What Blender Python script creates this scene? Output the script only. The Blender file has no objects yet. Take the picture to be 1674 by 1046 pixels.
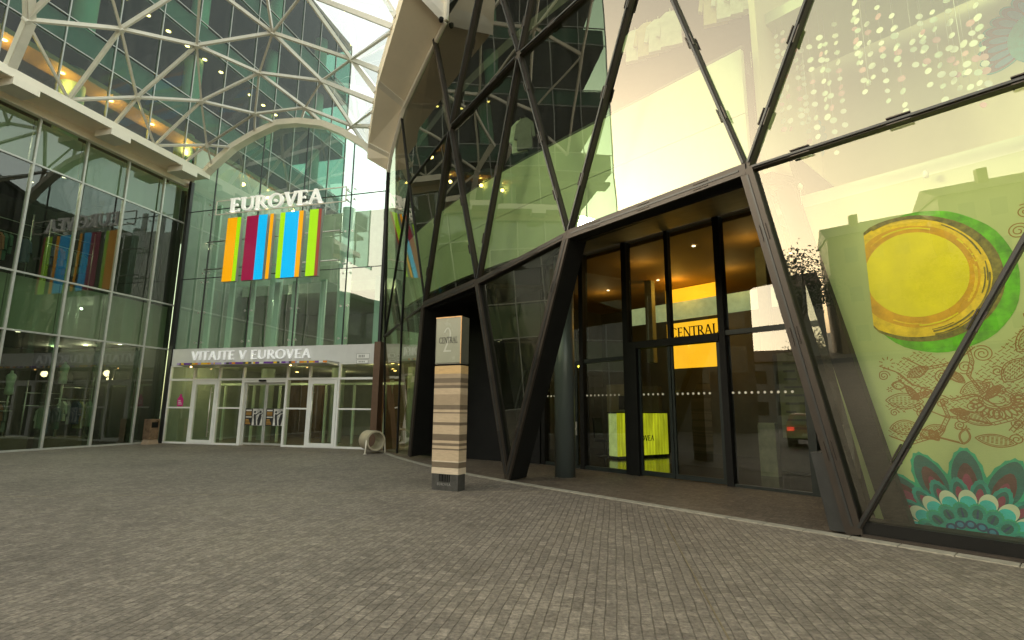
import bpy, math, random
from mathutils import Vector, Matrix
R_ = math.radians
sin, cos, pi = math.sin, math.cos, math.pi
scn = bpy.context.scene
COL = scn.collection
random.seed(7)

# ------------------------------------------------------------------ camera
F_PX, PITCH, ROLL, EYE = 850.0, R_(9.777), R_(.4803), 1.5
_fw = Vector((0, cos(PITCH), sin(PITCH))); _up = Vector((0, -sin(PITCH), cos(PITCH))); _ri = Vector((1, 0, 0))
RI = _ri * cos(ROLL) + _up * sin(ROLL); UP = _up * cos(ROLL) - _ri * sin(ROLL); FW = _fw
CAMPOS = Vector((0, 0, EYE))
cd = bpy.data.cameras.new('camera'); cam = bpy.data.objects.new('camera', cd); COL.objects.link(cam)
cd.sensor_width = 36; cd.lens = F_PX / 1674 * 36; cd.clip_start = .05; cd.clip_end = 2000
m = Matrix.Identity(4)
for i in range(3):
    m[i][0] = RI[i]; m[i][1] = UP[i]; m[i][2] = -FW[i]; m[i][3] = CAMPOS[i]
cam.matrix_world = m
scn.camera = cam
# ------------------------------------------------------------------ sky, sun, exposure
SUN_EL, SUN_AZ = 13.0, -90.0
w = bpy.data.worlds.new("World"); scn.world = w; w.use_nodes = True
nt = w.node_tree; bg = nt.nodes['Background']
sk = nt.nodes.new('ShaderNodeTexSky'); sk.sky_type = 'NISHITA'; sk.sun_disc = False
sk.sun_elevation = R_(SUN_EL); sk.sun_rotation = R_(SUN_AZ); sk.air_density = 1.2; sk.dust_density = 2.5
gm = nt.nodes.new('ShaderNodeGamma'); gm.inputs['Gamma'].default_value = .74      # thin bright overcast evens out the sky
hs = nt.nodes.new('ShaderNodeHueSaturation'); hs.inputs['Saturation'].default_value = .62
tn = nt.nodes.new('ShaderNodeMixRGB'); tn.blend_type = 'MULTIPLY'; tn.inputs[0].default_value = 1
tn.inputs[2].default_value = (1.0, .915, .75, 1)
nt.links.new(sk.outputs[0], gm.inputs['Color']); nt.links.new(gm.outputs[0], hs.inputs['Color']); nt.links.new(hs.outputs[0], tn.inputs[1]); nt.links.new(tn.outputs[0], bg.inputs[0])
bg.inputs[1].default_value = .15
sl = bpy.data.lights.new('sun', 'SUN'); sl.energy = .7; sl.angle = R_(12); sl.color = (1, .87, .68)
so = bpy.data.objects.new('sun', sl); COL.objects.link(so)
sd = Vector((sin(R_(SUN_AZ)) * cos(R_(SUN_EL)), cos(R_(SUN_AZ)) * cos(R_(SUN_EL)), sin(R_(SUN_EL))))
so.rotation_euler = sd.to_track_quat('Z', 'Y').to_euler()
vs = scn.view_settings; vs.view_transform = 'Standard'; vs.look = 'None'; vs.gamma = 1; vs.exposure = 2.93
cy = scn.cycles
cy.use_denoising = True
try: cy.denoiser = 'OPENIMAGEDENOISE'
except Exception: pass
cy.max_bounces = 12; cy.transparent_max_bounces = 24; cy.glossy_bounces = 5; cy.diffuse_bounces = 4
cy.sample_clamp_indirect = 8; cy.caustics_reflective = False; cy.caustics_refractive = False

# ------------------------------------------------------------------ frames of reference
CB = Vector((-14.64, 22.39)); bU = Vector((.9653, -.2610)); aV = Vector((.2610, .9653))     # left / back facades
C2 = Vector((4.23, 6.76)); rU = Vector((-.662, .7495)); rN = Vector((.7495, .662))          # right facade (s along, d inwards)
def U(u, v, z): q = CB + bU * u + aV * v; return Vector((q.x, q.y, z))
def S(s, d, z): q = C2 + rU * s + rN * d; return Vector((q.x, q.y, z))
def uvz(P): q = Vector((P[0], P[1])) - CB; return q.dot(bU), q.dot(aV), P[2]
def sdz(P): q = Vector((P[0], P[1])) - C2; return q.dot(rU), q.dot(rN), P[2]
BX, BY, BZ = Vector((bU.x, bU.y, 0)), Vector((aV.x, aV.y, 0)), Vector((0, 0, 1))
RX, RY = Vector((rU.x, rU.y, 0)), Vector((rN.x, rN.y, 0))
def ray(x, y): return (FW * F_PX + RI * (x - 837) + UP * (523 - y)).normalized()
def on_plane(x, y, pt, n):
    d = ray(x, y); return CAMPOS + d * ((pt - CAMPOS).dot(n) / d.dot(n))
def gp(x, y): return on_plane(x, y, Vector((0, 0, 0)), BZ)
def atB(x, y, v=0): P = on_plane(x, y, U(0, v, 0), BY); q = uvz(P); return q[0], q[2]
def atL(x, y, u=-.35): P = on_plane(x, y, U(u, 0, 0), BX); q = uvz(P); return q[1], q[2]
def atR(x, y, d=0): P = on_plane(x, y, S(0, d, 0), RY); q = sdz(P); return q[0], q[2]
def hit(x, y, F):
    d = ray(x, y); pt, pf = None, None; t = 2.0
    while t < 60:
        f = F(CAMPOS + d * t)
        if pt is not None and pf * f <= 0:
            lo, hi = pt, t
            for _ in range(40):
                mm = (lo + hi) / 2
                if F(CAMPOS + d * mm) * pf <= 0: hi = mm
                else: lo = mm
            return CAMPOS + d * lo
        pt, pf = t, f; t += .1
    return CAMPOS + d * 20
def bend(s): return .018 * max(0, s - 5.5) ** 2
def bend_z(s, z):
    f = min(1, max(0, (z - 4.9) / 3)); s0 = 5.5 + 4 * f; k = .018 + .0225 * f
    return k * max(0, s - s0) ** 2
def skin_d(s, z): return bend_z(s, z) - math.tan(R_(4)) * min(z, 4.9) - math.tan(R_(1.5)) * max(0, z - 4.9)
def f_skin(P): s, d, z = sdz(P); return d - skin_d(s, z)
def dome_z(u, v):
    uR = 9.7 - 1.51 * v; zR = 11.3 - 1.05 * v - .06 * v * v
    t = min(1.2, max(-.2, (u - .85) / (uR - .85)))
    return 12 * (1 - t) + zR * t + 4 * t * (1 - t) * (1.9 - .5 * v)
def f_dome(P): u, v, z = uvz(P); return z - dome_z(u, v)

# ------------------------------------------------------------------ materials
def _noise_col(nt, base, var, scale, detail=6, stretch=None):
    tc = nt.nodes.new('ShaderNodeTexCoord'); nz = nt.nodes.new('ShaderNodeTexNoise')
    nz.inputs['Scale'].default_value = scale; nz.inputs['Detail'].default_value = detail; nz.inputs['Roughness'].default_value = .65
    if stretch:
        mp = nt.nodes.new('ShaderNodeMapping'); mp.inputs['Scale'].default_value = stretch
        nt.links.new(tc.outputs['Object'], mp.inputs[0]); nt.links.new(mp.outputs[0], nz.inputs['Vector'])
    else: nt.links.new(tc.outputs['Object'], nz.inputs['Vector'])
    cr = nt.nodes.new('ShaderNodeValToRGB'); cr.color_ramp.elements[0].position = .3; cr.color_ramp.elements[1].position = .7
    cr.color_ramp.elements[0].color = tuple(c * (1 - var) for c in base) + (1,)
    cr.color_ramp.elements[1].color = tuple(min(1, c * (1 + var)) for c in base) + (1,)
    nt.links.new(nz.outputs['Fac'], cr.inputs[0])
    return cr, nz
def M(name, col, rough=.5, metal=0, var=.15, scale=5, bump=0, stretch=None, emit=0, spec=.5):
    mt = bpy.data.materials.new(name); mt.use_nodes = True; nt = mt.node_tree; b = nt.nodes['Principled BSDF']
    cr, nz = _noise_col(nt, col, var, scale, stretch=stretch)
    nt.links.new(cr.outputs[0], b.inputs['Base Color'])
    b.inputs['Metallic'].default_value = metal; b.inputs['Specular IOR Level'].default_value = spec
    mr = nt.nodes.new('ShaderNodeMapRange'); mr.inputs[3].default_value = max(0, rough - .1); mr.inputs[4].default_value = min(1, rough + .1)
    nt.links.new(nz.outputs['Fac'], mr.inputs[0]); nt.links.new(mr.outputs[0], b.inputs['Roughness'])
    if bump:
        bp = nt.nodes.new('ShaderNodeBump'); bp.inputs['Strength'].default_value = bump; bp.inputs['Distance'].default_value = .01
        nt.links.new(nz.outputs['Fac'], bp.inputs['Height']); nt.links.new(bp.outputs[0], b.inputs['Normal'])
    if emit:
        nt.links.new(cr.outputs[0], b.inputs['Emission Color']); b.inputs['Emission Strength'].default_value = emit
    return mt
def GLASS(name, tint, r0=.08, wavy=0, wscale=.7, gcol=(.95, .97, .95), dirt=.02):
    mt = bpy.data.materials.new(name); mt.use_nodes = True; nt = mt.node_tree; nt.nodes.clear()
    out = nt.nodes.new('ShaderNodeOutputMaterial'); mx = nt.nodes.new('ShaderNodeMixShader')
    tr = nt.nodes.new('ShaderNodeBsdfTransparent'); tr.inputs[0].default_value = (*tint, 1)
    gl = nt.nodes.new('ShaderNodeBsdfGlossy'); gl.inputs['Roughness'].default_value = .0; gl.inputs[0].default_value = (*gcol, 1)
    lw = nt.nodes.new('ShaderNodeLayerWeight'); lw.inputs[0].default_value = .5
    pw = nt.nodes.new('ShaderNodeMath'); pw.operation = 'POWER'; pw.inputs[1].default_value = 4.5
    mr = nt.nodes.new('ShaderNodeMapRange'); mr.inputs[3].default_value = r0; mr.inputs[4].default_value = 1
    nt.links.new(lw.outputs['Facing'], pw.inputs[0]); nt.links.new(pw.outputs[0], mr.inputs[0])
    nt.links.new(mr.outputs[0], mx.inputs[0]); nt.links.new(tr.outputs[0], mx.inputs[1]); nt.links.new(gl.outputs[0], mx.inputs[2])
    tc = nt.nodes.new('ShaderNodeTexCoord')
    if wavy:
        nz = nt.nodes.new('ShaderNodeTexNoise'); nz.inputs['Scale'].default_value = wscale; nz.inputs['Detail'].default_value = 1
        nt.links.new(tc.outputs['Object'], nz.inputs['Vector'])
        bp = nt.nodes.new('ShaderNodeBump'); bp.inputs['Strength'].default_value = 1; bp.inputs['Distance'].default_value = wavy
        nt.links.new(nz.outputs['Fac'], bp.inputs['Height']); nt.links.new(bp.outputs[0], gl.inputs['Normal'])
    # a thin film of dust, streaked by rain
    df = nt.nodes.new('ShaderNodeBsdfDiffuse'); df.inputs[0].default_value = (.5, .5, .42, 1)
    mp = nt.nodes.new('ShaderNodeMapping'); mp.inputs['Scale'].default_value = (5, 5, .5)
    n2 = nt.nodes.new('ShaderNodeTexNoise'); n2.inputs['Scale'].default_value = 1.2; n2.inputs['Detail'].default_value = 6
    nt.links.new(tc.outputs['Object'], mp.inputs[0]); nt.links.new(mp.outputs[0], n2.inputs['Vector'])
    m2 = nt.nodes.new('ShaderNodeMapRange'); m2.inputs[1].default_value = .35; m2.inputs[2].default_value = .75; m2.inputs[4].default_value = dirt * 2
    nt.links.new(n2.outputs['Fac'], m2.inputs[0])
    mx2 = nt.nodes.new('ShaderNodeMixShader'); nt.links.new(m2.outputs[0], mx2.inputs[0])
    nt.links.new(mx.outputs[0], mx2.inputs[1]); nt.links.new(df.outputs[0], mx2.inputs[2]); nt.links.new(mx2.outputs[0], out.inputs[0])
    return mt
def SETTS(name, c1, c2, mortar, rot, bw, rh, stain=.3, along=.75, across=.3):
    """granite setts in straight rows: strong joints along the rows, faint ones across, every stone its own shade"""
    mt = bpy.data.materials.new(name); mt.use_nodes = True; nt = mt.node_tree; b = nt.nodes['Principled BSDF']; L = nt.links.new
    def nd(t, **k):
        n = nt.nodes.new(t)
        for a, v in k.items(): setattr(n, a, v)
        return n
    def ma(op, a, b_=None, c=None):
        n = nd('ShaderNodeMath', operation=op)
        for i, v in enumerate((a, b_, c)):
            if v is None: continue
            if isinstance(v, (int, float)): n.inputs[i].default_value = v
            else: L(v, n.inputs[i])
        return n.outputs[0]
    def rng(v, a, b_, c, d):
        n = nd('ShaderNodeMapRange'); L(v, n.inputs[0])
        for i, q in enumerate((a, b_, c, d)): n.inputs[i + 1].default_value = q
        return n.outputs[0]
    tc = nd('ShaderNodeTexCoord'); wn = nd('ShaderNodeTexNoise'); wn.inputs['Scale'].default_value = 2.2; wn.inputs['Detail'].default_value = 3; L(tc.outputs['Object'], wn.inputs['Vector'])
    va = nd('ShaderNodeVectorMath', operation='MULTIPLY_ADD'); va.inputs[1].default_value = (.035, .035, 0); L(wn.outputs['Color'], va.inputs[0]); L(tc.outputs['Object'], va.inputs[2])
    mp = nd('ShaderNodeMapping'); mp.inputs['Rotation'].default_value = (0, 0, rot); L(va.outputs[0], mp.inputs[0])
    sx = nd('ShaderNodeSeparateXYZ'); L(mp.outputs[0], sx.inputs[0])
    y = ma('DIVIDE', sx.outputs[1], rh); row = ma('FLOOR', y); fy = ma('FRACT', y)
    w1 = nd('ShaderNodeTexWhiteNoise', noise_dimensions='1D'); L(row, w1.inputs['W'])
    w2 = nd('ShaderNodeTexWhiteNoise', noise_dimensions='1D'); L(ma('ADD', row, 71.3), w2.inputs['W'])
    x = ma('ADD', ma('DIVIDE', sx.outputs[0], ma('MULTIPLY_ADD', w2.outputs['Value'], bw * .5, bw * .75)), ma('MULTIPLY', w1.outputs['Value'], 9)); col_ = ma('FLOOR', x); fx_ = ma('FRACT', x)
    cv = nd('ShaderNodeCombineXYZ'); L(col_, cv.inputs[0]); L(row, cv.inputs[1]); w3 = nd('ShaderNodeTexWhiteNoise', noise_dimensions='2D'); L(cv.outputs[0], w3.inputs['Vector'])
    ey_ = ma('ABSOLUTE', ma('SUBTRACT', fy, .5)); ex_ = ma('ABSOLUTE', ma('SUBTRACT', fx_, .5))
    n2 = nd('ShaderNodeTexNoise'); n2.inputs['Scale'].default_value = 24; n2.inputs['Detail'].default_value = 9; n2.inputs['Roughness'].default_value = .75; L(tc.outputs['Object'], n2.inputs['Vector'])
    n1 = nd('ShaderNodeTexNoise'); n1.inputs['Scale'].default_value = .4; n1.inputs['Detail'].default_value = 6; L(tc.outputs['Object'], n1.inputs['Vector'])
    n3 = nd('ShaderNodeTexNoise'); n3.inputs['Scale'].default_value = 9; n3.inputs['Detail'].default_value = 4; L(tc.outputs['Object'], n3.inputs['Vector'])
    j = ma('MULTIPLY', rng(n3.outputs['Fac'], .3, .7, -.03, .03), 1)
    jy = ma('MULTIPLY', rng(ma('ADD', ey_, j), .425, .49, 0, 1), along); jx = ma('MULTIPLY', rng(ma('ADD', ex_, j), .45, .49, 0, 1), across)
    joint = ma('MAXIMUM', jy, jx)
    mx = nd('ShaderNodeMixRGB'); mx.inputs[1].default_value = (*c1, 1); mx.inputs[2].default_value = (*c2, 1); L(ma('POWER', w3.outputs['Value'], 1.3), mx.inputs[0])
    sc = nd('ShaderNodeVectorMath', operation='SCALE'); L(mx.outputs[0], sc.inputs[0])
    L(ma('MULTIPLY', ma('MULTIPLY', rng(n1.outputs['Fac'], .3, .7, 1 - stain, 1 + stain), rng(n2.outputs['Fac'], .32, .68, .38, 1.62)), rng(n3.outputs['Fac'], .3, .7, .8, 1.2)), sc.inputs['Scale'])
    m2 = nd('ShaderNodeMixRGB'); m2.inputs[2].default_value = (*mortar, 1); L(joint, m2.inputs[0]); L(sc.outputs[0], m2.inputs[1]); L(m2.outputs[0], b.inputs['Base Color'])
    vo = nd('ShaderNodeTexVoronoi'); vo.inputs['Scale'].default_value = 1.7; L(va.outputs[0], vo.inputs['Vector'])
    gum = rng(ma('ADD', vo.outputs['Distance'], ma('MULTIPLY', n3.outputs['Fac'], .03)), .035, .05, 1, 0)
    n4 = nd('ShaderNodeTexNoise'); n4.inputs['Scale'].default_value = 1.3; n4.inputs['Detail'].default_value = 7; n4.inputs['Roughness'].default_value = .7; L(tc.outputs['Object'], n4.inputs['Vector'])
    m3 = nd('ShaderNodeMixRGB'); m3.inputs[2].default_value = (mortar[0] * 1.3, mortar[1] * 1.3, mortar[2] * 1.2, 1); L(ma('MULTIPLY', rng(n4.outputs['Fac'], .56, .75, 0, 1), .55), m3.inputs[0]); L(m2.outputs[0], m3.inputs[1])
    m4 = nd('ShaderNodeMixRGB'); m4.inputs[2].default_value = (.30, .27, .22, 1); L(ma('MULTIPLY', gum, ma('GREATER_THAN', vo.outputs['Color'], .62)), m4.inputs[0]); L(m3.outputs[0], m4.inputs[1])
    m5 = nd('ShaderNodeMixRGB'); m5.inputs[2].default_value = (.13, .115, .05, 1); L(ma('MULTIPLY', rng(n1.outputs['Fac'], .5, .68, 0, 1), .13), m5.inputs[0]); L(m4.outputs[0], m5.inputs[1])
    L(m5.outputs[0], b.inputs['Base Color'])
    h = ma('SUBTRACT', ma('MULTIPLY_ADD', n2.outputs['Fac'], .5, ma('MULTIPLY', w3.outputs['Value'], .35)), ma('MULTIPLY', joint, 1.1))
    bp = nd('ShaderNodeBump'); bp.inputs['Strength'].default_value = .8; bp.inputs['Distance'].default_value = .012; L(h, bp.inputs['Height']); L(bp.outputs[0], b.inputs['Normal'])
    b.inputs['Roughness'].default_value = .62; b.inputs['Specular IOR Level'].default_value = .4
    return mt
G_DOME = GLASS('canopy_glass', (.92, .96, .94), .022, .003, 1.0, dirt=.002)
G_LEFT = GLASS('green_shop_glass', (.48, .60, .46), .085, .0022, .5)
G_TOWER = GLASS('green_tower_glass', (.34, .54, .46), .03, .002, .5)
G_BACK = GLASS('entrance_glass', (.70, .88, .81), .21, .006, .45, gcol=(1.0, .97, .93))
G_FACET = GLASS('faceted_glass', (.62, .72, .54), .145, .006, .5, gcol=(1.0, .95, .82), dirt=.008)
G_SHOW = GLASS('display_glass', (.86, .89, .74), .125, .005, .5, gcol=(1.0, .95, .82), dirt=.004)
G_LOBBY = GLASS('lobby_glass', (.58, .62, .50), .09, .0012, .5, dirt=.005)
G_DOOR = GLASS('door_glass', (.62, .75, .65), .10, .0012, .5)
WHITE_STEEL = M('white_painted_steel', (.66, .63, .55), .4, var=.08, scale=3)
CREAM = M('cream_cladding', (.93, .82, .64), .5, var=.06, scale=.9)
CREAM_LT = M('pale_cream_edge', (.86, .80, .68), .45, var=.05, scale=2)
ALU = M('aluminium', (.52, .52, .48), .4, .3, var=.1, scale=4)
WHITE = M('white_coated_metal', (.80, .79, .75), .4, var=.05, scale=2)
BRONZE = M('dark_bronze', (.036, .028, .021), .5, .25, var=.25, scale=9, stretch=(1, 1, .25), bump=.1)
BLACK = M('black_cladding', (.008, .008, .007), .6, var=.3, scale=3, spec=.2)
DARKGREY = M('dark_grey_metal', (.032, .034, .033), .45, .3, var=.2)
JOINT = M('black_joint', (.01, .01, .01), .5, var=.2)
SPANDREL = M('pale_green_spandrel', (.38, .41, .31), .5, var=.10, scale=.8, stretch=(1, 1, .3))
SPAN_R = M('green_cream_parapet', (.50, .55, .38), .5, var=.08, scale=.7)
MINT = M('mint_green_wall', (.37, .45, .215), .6, var=.05, scale=1.2)
PALECOL = M('pale_green_column', (.52, .66, .50), .5, var=.08, scale=1)
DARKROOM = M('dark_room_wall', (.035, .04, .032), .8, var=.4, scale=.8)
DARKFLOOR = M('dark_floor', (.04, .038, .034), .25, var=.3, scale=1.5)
CEIL_BROWN = M('brown_ceiling', (.30, .20, .09), .7, var=.2, scale=.6)
STEEL = M('brushed_steel', (.62, .60, .55), .3, .8, var=.1, scale=12)
LAMP = M('warm_lamp', (1.0, .58, .18), .5, emit=2.5, var=.02)
LAMP_W = M('white_lamp', (1.0, .85, .6), .5, emit=.8, var=.02)

# ------------------------------------------------------------------ mesh builder
class MB:
    def __init__(s): s.v = []; s.f = []; s.mi = []; s.sm = []
    def face(s, pts, mi=0, smooth=False):
        n = len(s.v); s.v += [Vector(p) for p in pts]; s.f.append(tuple(range(n, n + len(pts)))); s.mi.append(mi); s.sm.append(smooth); return s
    def hexa(s, b, t, mi=0, caps=True):
        n = len(b); i0 = len(s.v); s.v += [Vector(p) for p in b] + [Vector(p) for p in t]
        for i in range(n):
            j = (i + 1) % n; s.f.append((i0 + i, i0 + j, i0 + n + j, i0 + n + i)); s.mi.append(mi); s.sm.append(False)
        if caps:
            s.f.append(tuple(i0 + i for i in reversed(range(n)))); s.f.append(tuple(i0 + n + i for i in range(n))); s.mi += [mi, mi]; s.sm += [False, False]
        return s
    def box(s, o, ex, ey, ez, mi=0):                      # from corner o along three edge vectors
        o = Vector(o); return s.hexa([o, o + ex, o + ex + ey, o + ey], [o + ez, o + ex + ez, o + ex + ey + ez, o + ey + ez], mi)
    def ubox(s, u0, u1, v0, v1, z0, z1, mi=0): return s.box(U(u0, v0, z0), BX * (u1 - u0), BY * (v1 - v0), BZ * (z1 - z0), mi)
    def sbox(s, s0, s1, d0, d1, z0, z1, mi=0): return s.box(S(s0, d0, z0), RX * (s1 - s0), RY * (d1 - d0), BZ * (z1 - z0), mi)
    def bar(s, p, q, side, wid, dep, mi=0, off=0):        # beam p-q; side ~ width direction; depth along the normal
        p, q = Vector(p), Vector(q); t = (q - p).normalized(); sd = (side - t * side.dot(t)).normalized(); nn = t.cross(sd)
        a = sd * (wid / 2); c0 = nn * off; c1 = nn * (off + dep)
        return s.hexa([p - a + c0, p + a + c0, p + a + c1, p - a + c1], [q - a + c0, q + a + c0, q + a + c1, q - a + c1], mi)
    def tube(s, p, q, r, n=10, r2=None, mi=0, caps=True):
        p, q = Vector(p), Vector(q); t = (q - p).normalized(); r2 = r if r2 is None else r2
        x = t.orthogonal().normalized(); y = t.cross(x); i0 = len(s.v)
        for c, rr in ((p, r), (q, r2)):
            for k in range(n):
                a = 2 * pi * k / n; s.v.append(c + (x * cos(a) + y * sin(a)) * rr)
        for k in range(n):
            j = (k + 1) % n; s.f.append((i0 + k, i0 + j, i0 + n + j, i0 + n + k)); s.mi.append(mi); s.sm.append(True)
        if caps:
            s.f.append(tuple(i0 + k for k in reversed(range(n)))); s.f.append(tuple(i0 + n + k for k in range(n))); s.mi += [mi, mi]; s.sm += [False, False]
        return s
    def lathe(s, c, prof, n=16, sx=1, sy=1, ax=None, ay=None, mi=0):   # prof: (radius, z); elliptical
        ax = ax or Vector((1, 0, 0)); ay = ay or Vector((0, 1, 0)); i0 = len(s.v); c = Vector(c)
        for r, z in prof:
            for k in range(n):
                a = 2 * pi * k / n; s.v.append(c + ax * (cos(a) * r * sx) + ay * (sin(a) * r * sy) + BZ * z)
        for i in range(len(prof) - 1):
            for k in range(n):
                j = (k + 1) % n; s.f.append((i0 + i * n + k, i0 + i * n + j, i0 + (i + 1) * n + j, i0 + (i + 1) * n + k)); s.mi.append(mi); s.sm.append(True)
        return s
    def prism(s, poly, o, ex, ey, z0, z1, mi=0):
        o = Vector(o); ez = ex.cross(ey).normalized()
        return s.hexa([o + ex * x + ey * y + ez * z0 for x, y in poly], [o + ex * x + ey * y + ez * z1 for x, y in poly], mi)
    def disc(s, c, ex, ey, r, t, n=14, mi=0, ry=None):
        ry = ry or r
        return s.prism([(r * cos(2 * pi * k / n), ry * sin(2 * pi * k / n)) for k in range(n)], c, ex, ey, 0, t, mi)
    def ribbon(s, pts, o, ex, ey, wid, t, mi=0):
        for i in range(len(pts) - 1):
            (x0, y0), (x1, y1) = pts[i], pts[i + 1]; L = math.hypot(x1 - x0, y1 - y0) or 1e-6
            nx, ny = -(y1 - y0) / L * wid / 2, (x1 - x0) / L * wid / 2
            s.prism([(x0 - nx, y0 - ny), (x1 - nx, y1 - ny), (x1 + nx, y1 + ny), (x0 + nx, y0 + ny)], o, ex, ey, 0, t + .0002 * (i % 2), mi)
        return s
    def build(s, name, mats, parent=None, **props):
        me = bpy.data.meshes.new(name); off = parent['_w'] if parent is not None and '_w' in parent else None
        if off is not None: off = Vector(off)
        else:
            off = Vector((0, 0, 0))
            if parent is None and s.v:
                xs = [p.x for p in s.v]; ys = [p.y for p in s.v]; zs = [p.z for p in s.v]
                off = Vector(((min(xs) + max(xs)) / 2, (min(ys) + max(ys)) / 2, min(zs)))
        me.from_pydata([tuple(p - off) for p in s.v], [], s.f)
        if not isinstance(mats, (list, tuple)): mats = [mats]
        for x in mats: me.materials.append(x)
        for p, k, sm in zip(me.polygons, s.mi, s.sm): p.material_index = k; p.use_smooth = sm
        me.update()
        o = bpy.data.objects.new(name, me); COL.objects.link(o)
        if parent is not None: o.parent = parent; o['_w'] = tuple(off)
        else: o.location = off; o['_w'] = tuple(off)
        for k, x in props.items(): o[k] = x
        return o
def each(mb, name, mats, parent):                           # every loose piece of the builder as a part of its own
    par = list(range(len(mb.v)))
    def find(i):
        while par[i] != i: par[i] = par[par[i]]; i = par[i]
        return i
    for f in mb.f:
        for j in f[1:]: par[find(f[0])] = find(j)
    grp = {}
    for k, f in enumerate(mb.f): grp.setdefault(find(f[0]), []).append(k)
    for ks in grp.values():
        q = MB(); ids = sorted({i for k in ks for i in mb.f[k]}); mp = {i: n for n, i in enumerate(ids)}
        q.v = [mb.v[i] for i in ids]
        for k in ks: q.f.append(tuple(mp[i] for i in mb.f[k])); q.mi.append(mb.mi[k]); q.sm.append(mb.sm[k])
        q.build(name, mats, parent)
def thing(name, label, cat, loc, group=None):
    o = bpy.data.objects.new(name, None); COL.objects.link(o); o.location = loc; o.empty_display_size = .2
    o['label'] = label; o['category'] = cat; o['_w'] = tuple(loc)
    if group: o['group'] = group
    return o
def single(mb, name, mats, label, cat, group=None):
    o = mb.build(name, mats); o['label'] = label; o['category'] = cat
    if group: o['group'] = group
    return o
def copy_thing(root, delta, label=None):
    r = root.copy(); COL.objects.link(r); r.location = root.location + Vector(delta)
    if label: r['label'] = label
    for ch in list(root.children):
        c = ch.copy(); COL.objects.link(c); c.parent = r
        for g in list(ch.children): d = g.copy(); COL.objects.link(d); d.parent = c
    return r
def lamp(parent, p, watts, col=(1, .7, .38), r=.15):
    l = bpy.data.lights.new('lamp_light', 'POINT'); l.energy = watts; l.color = col; l.shadow_soft_size = r
    o = bpy.data.objects.new('lamp_light', l); COL.objects.link(o); o.parent = parent; o.location = Vector(p) - Vector(parent['_w'])

# ------------------------------------------------------------------ lettering (own stroke alphabet)
def _arc(cx, cy, rx, ry, ix, iy, a0, a1, n=14, dx=0):
    o = [(cx + rx * cos(R_(a0 + (a1 - a0) * k / n)), cy + ry * sin(R_(a0 + (a1 - a0) * k / n))) for k in range(n + 1)]
    i = [(cx + dx + ix * cos(R_(a0 + (a1 - a0) * k / n)), cy + iy * sin(R_(a0 + (a1 - a0) * k / n))) for k in range(n + 1)]
    return [[o[k], o[k + 1], i[k + 1], i[k]] for k in range(n)]
def glyph(ch, T, t, sf):
    rc = lambda x0, y0, x1, y1: [(x0, y0), (x1, y0), (x1, y1), (x0, y1)]
    dg = lambda x0, y0, x1, y1, w: [(x0 - w / 2, y0), (x0 + w / 2, y0), (x1 + w / 2, y1), (x1 - w / 2, y1)]
    def stem(x, y0=0, y1=1, w=T, lo=True, hi=True):
        r = [rc(x - w / 2, y0, x + w / 2, y1)]
        if sf and lo: r.append(rc(x - w / 2 - sf, y0, x + w / 2 + sf, y0 + .05))
        if sf and hi: r.append(rc(x - w / 2 - sf, y1 - .05, x + w / 2 + sf, y1))
        return r
    if ch == 'E':
        p = stem(.15) + [rc(.15, 1 - t, .54, 1), rc(.15, .5 - t / 2, .46, .5 + t / 2), rc(.15, 0, .58, t)]
        if sf: p += [[(.47, 1 - t), (.54, 1 - t), (.54, .82)], [(.5, t), (.58, t), (.60, .2)], rc(.42, .42, .46, .58)]
        return p, .66
    if ch == 'U': return stem(.15, .32, 1, lo=False) + stem(.68, .32, 1, w=t, lo=False) + _arc(.4, .33, .325, .34, .325 - T * .9, .34 - t * 1.3, 180, 360, dx=.03), .86
    if ch == 'R': return stem(.15) + [rc(.15, 1 - t, .36, 1), rc(.15, .46, .36, .46 + t)] + _arc(.36, .73, .24, .27, .24 - T, .27 - t, -90, 90) + [dg(.36, .47, .70, 0, T * 1.15)], .76
    if ch == 'O': return _arc(.47, .5, .45, .52, .45 - T, .52 - t, 0, 360, 28), .98
    if ch == 'V': return [dg(.36, 0, .09, 1, T), dg(.36, 0, .64, 1, t * 1.2)] + ([rc(-.02, .95, .24, 1), rc(.54, .95, .76, 1)] if sf else []), .74
    if ch == 'A': return [dg(.08, 0, .36, 1, t * 1.2), dg(.68, 0, .38, 1, T), rc(.2, .3, .56, .3 + t)] + ([rc(-.03, 0, .2, .05), rc(.54, 0, .82, .05)] if sf else []), .80
    if ch == 'C': return _arc(.47, .5, .44, .52, .44 - T, .52 - t, 42, 318, 20), .84
    if ch == 'N': return stem(.1, w=t) + stem(.7, w=t) + [dg(.7, 0, .1, 1, T * 1.05)], .84
    if ch == 'T': return stem(.32, hi=False) + [rc(0, 1 - t, .64, 1)] + ([[(0, 1 - t), (.06, 1 - t), (0, .82)], [(.58, 1 - t), (.64, 1 - t), (.64, .82)]] if sf else []), .66
    if ch == 'L': return stem(.15) + [rc(.15, 0, .54, t)] + ([[(.46, t), (.54, t), (.56, .2)]] if sf else []), .6
    if ch == 'I': return stem(.15), .32
    if ch == 'J': return stem(.24, .16, 1, lo=False) + _arc(.05, .16, .19 + T / 2, .2, .19 - T / 2, .2 - t, -70, 0, 8), .42
    if ch == '2': return _arc(.3, .72, .27, .28, .27 - T * .8, .28 - t, -20, 165, 14) + [dg(.06, 0, .50, .64, T * .9), rc(.03, 0, .60, t * 1.2)], .66
    return [], .36
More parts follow.
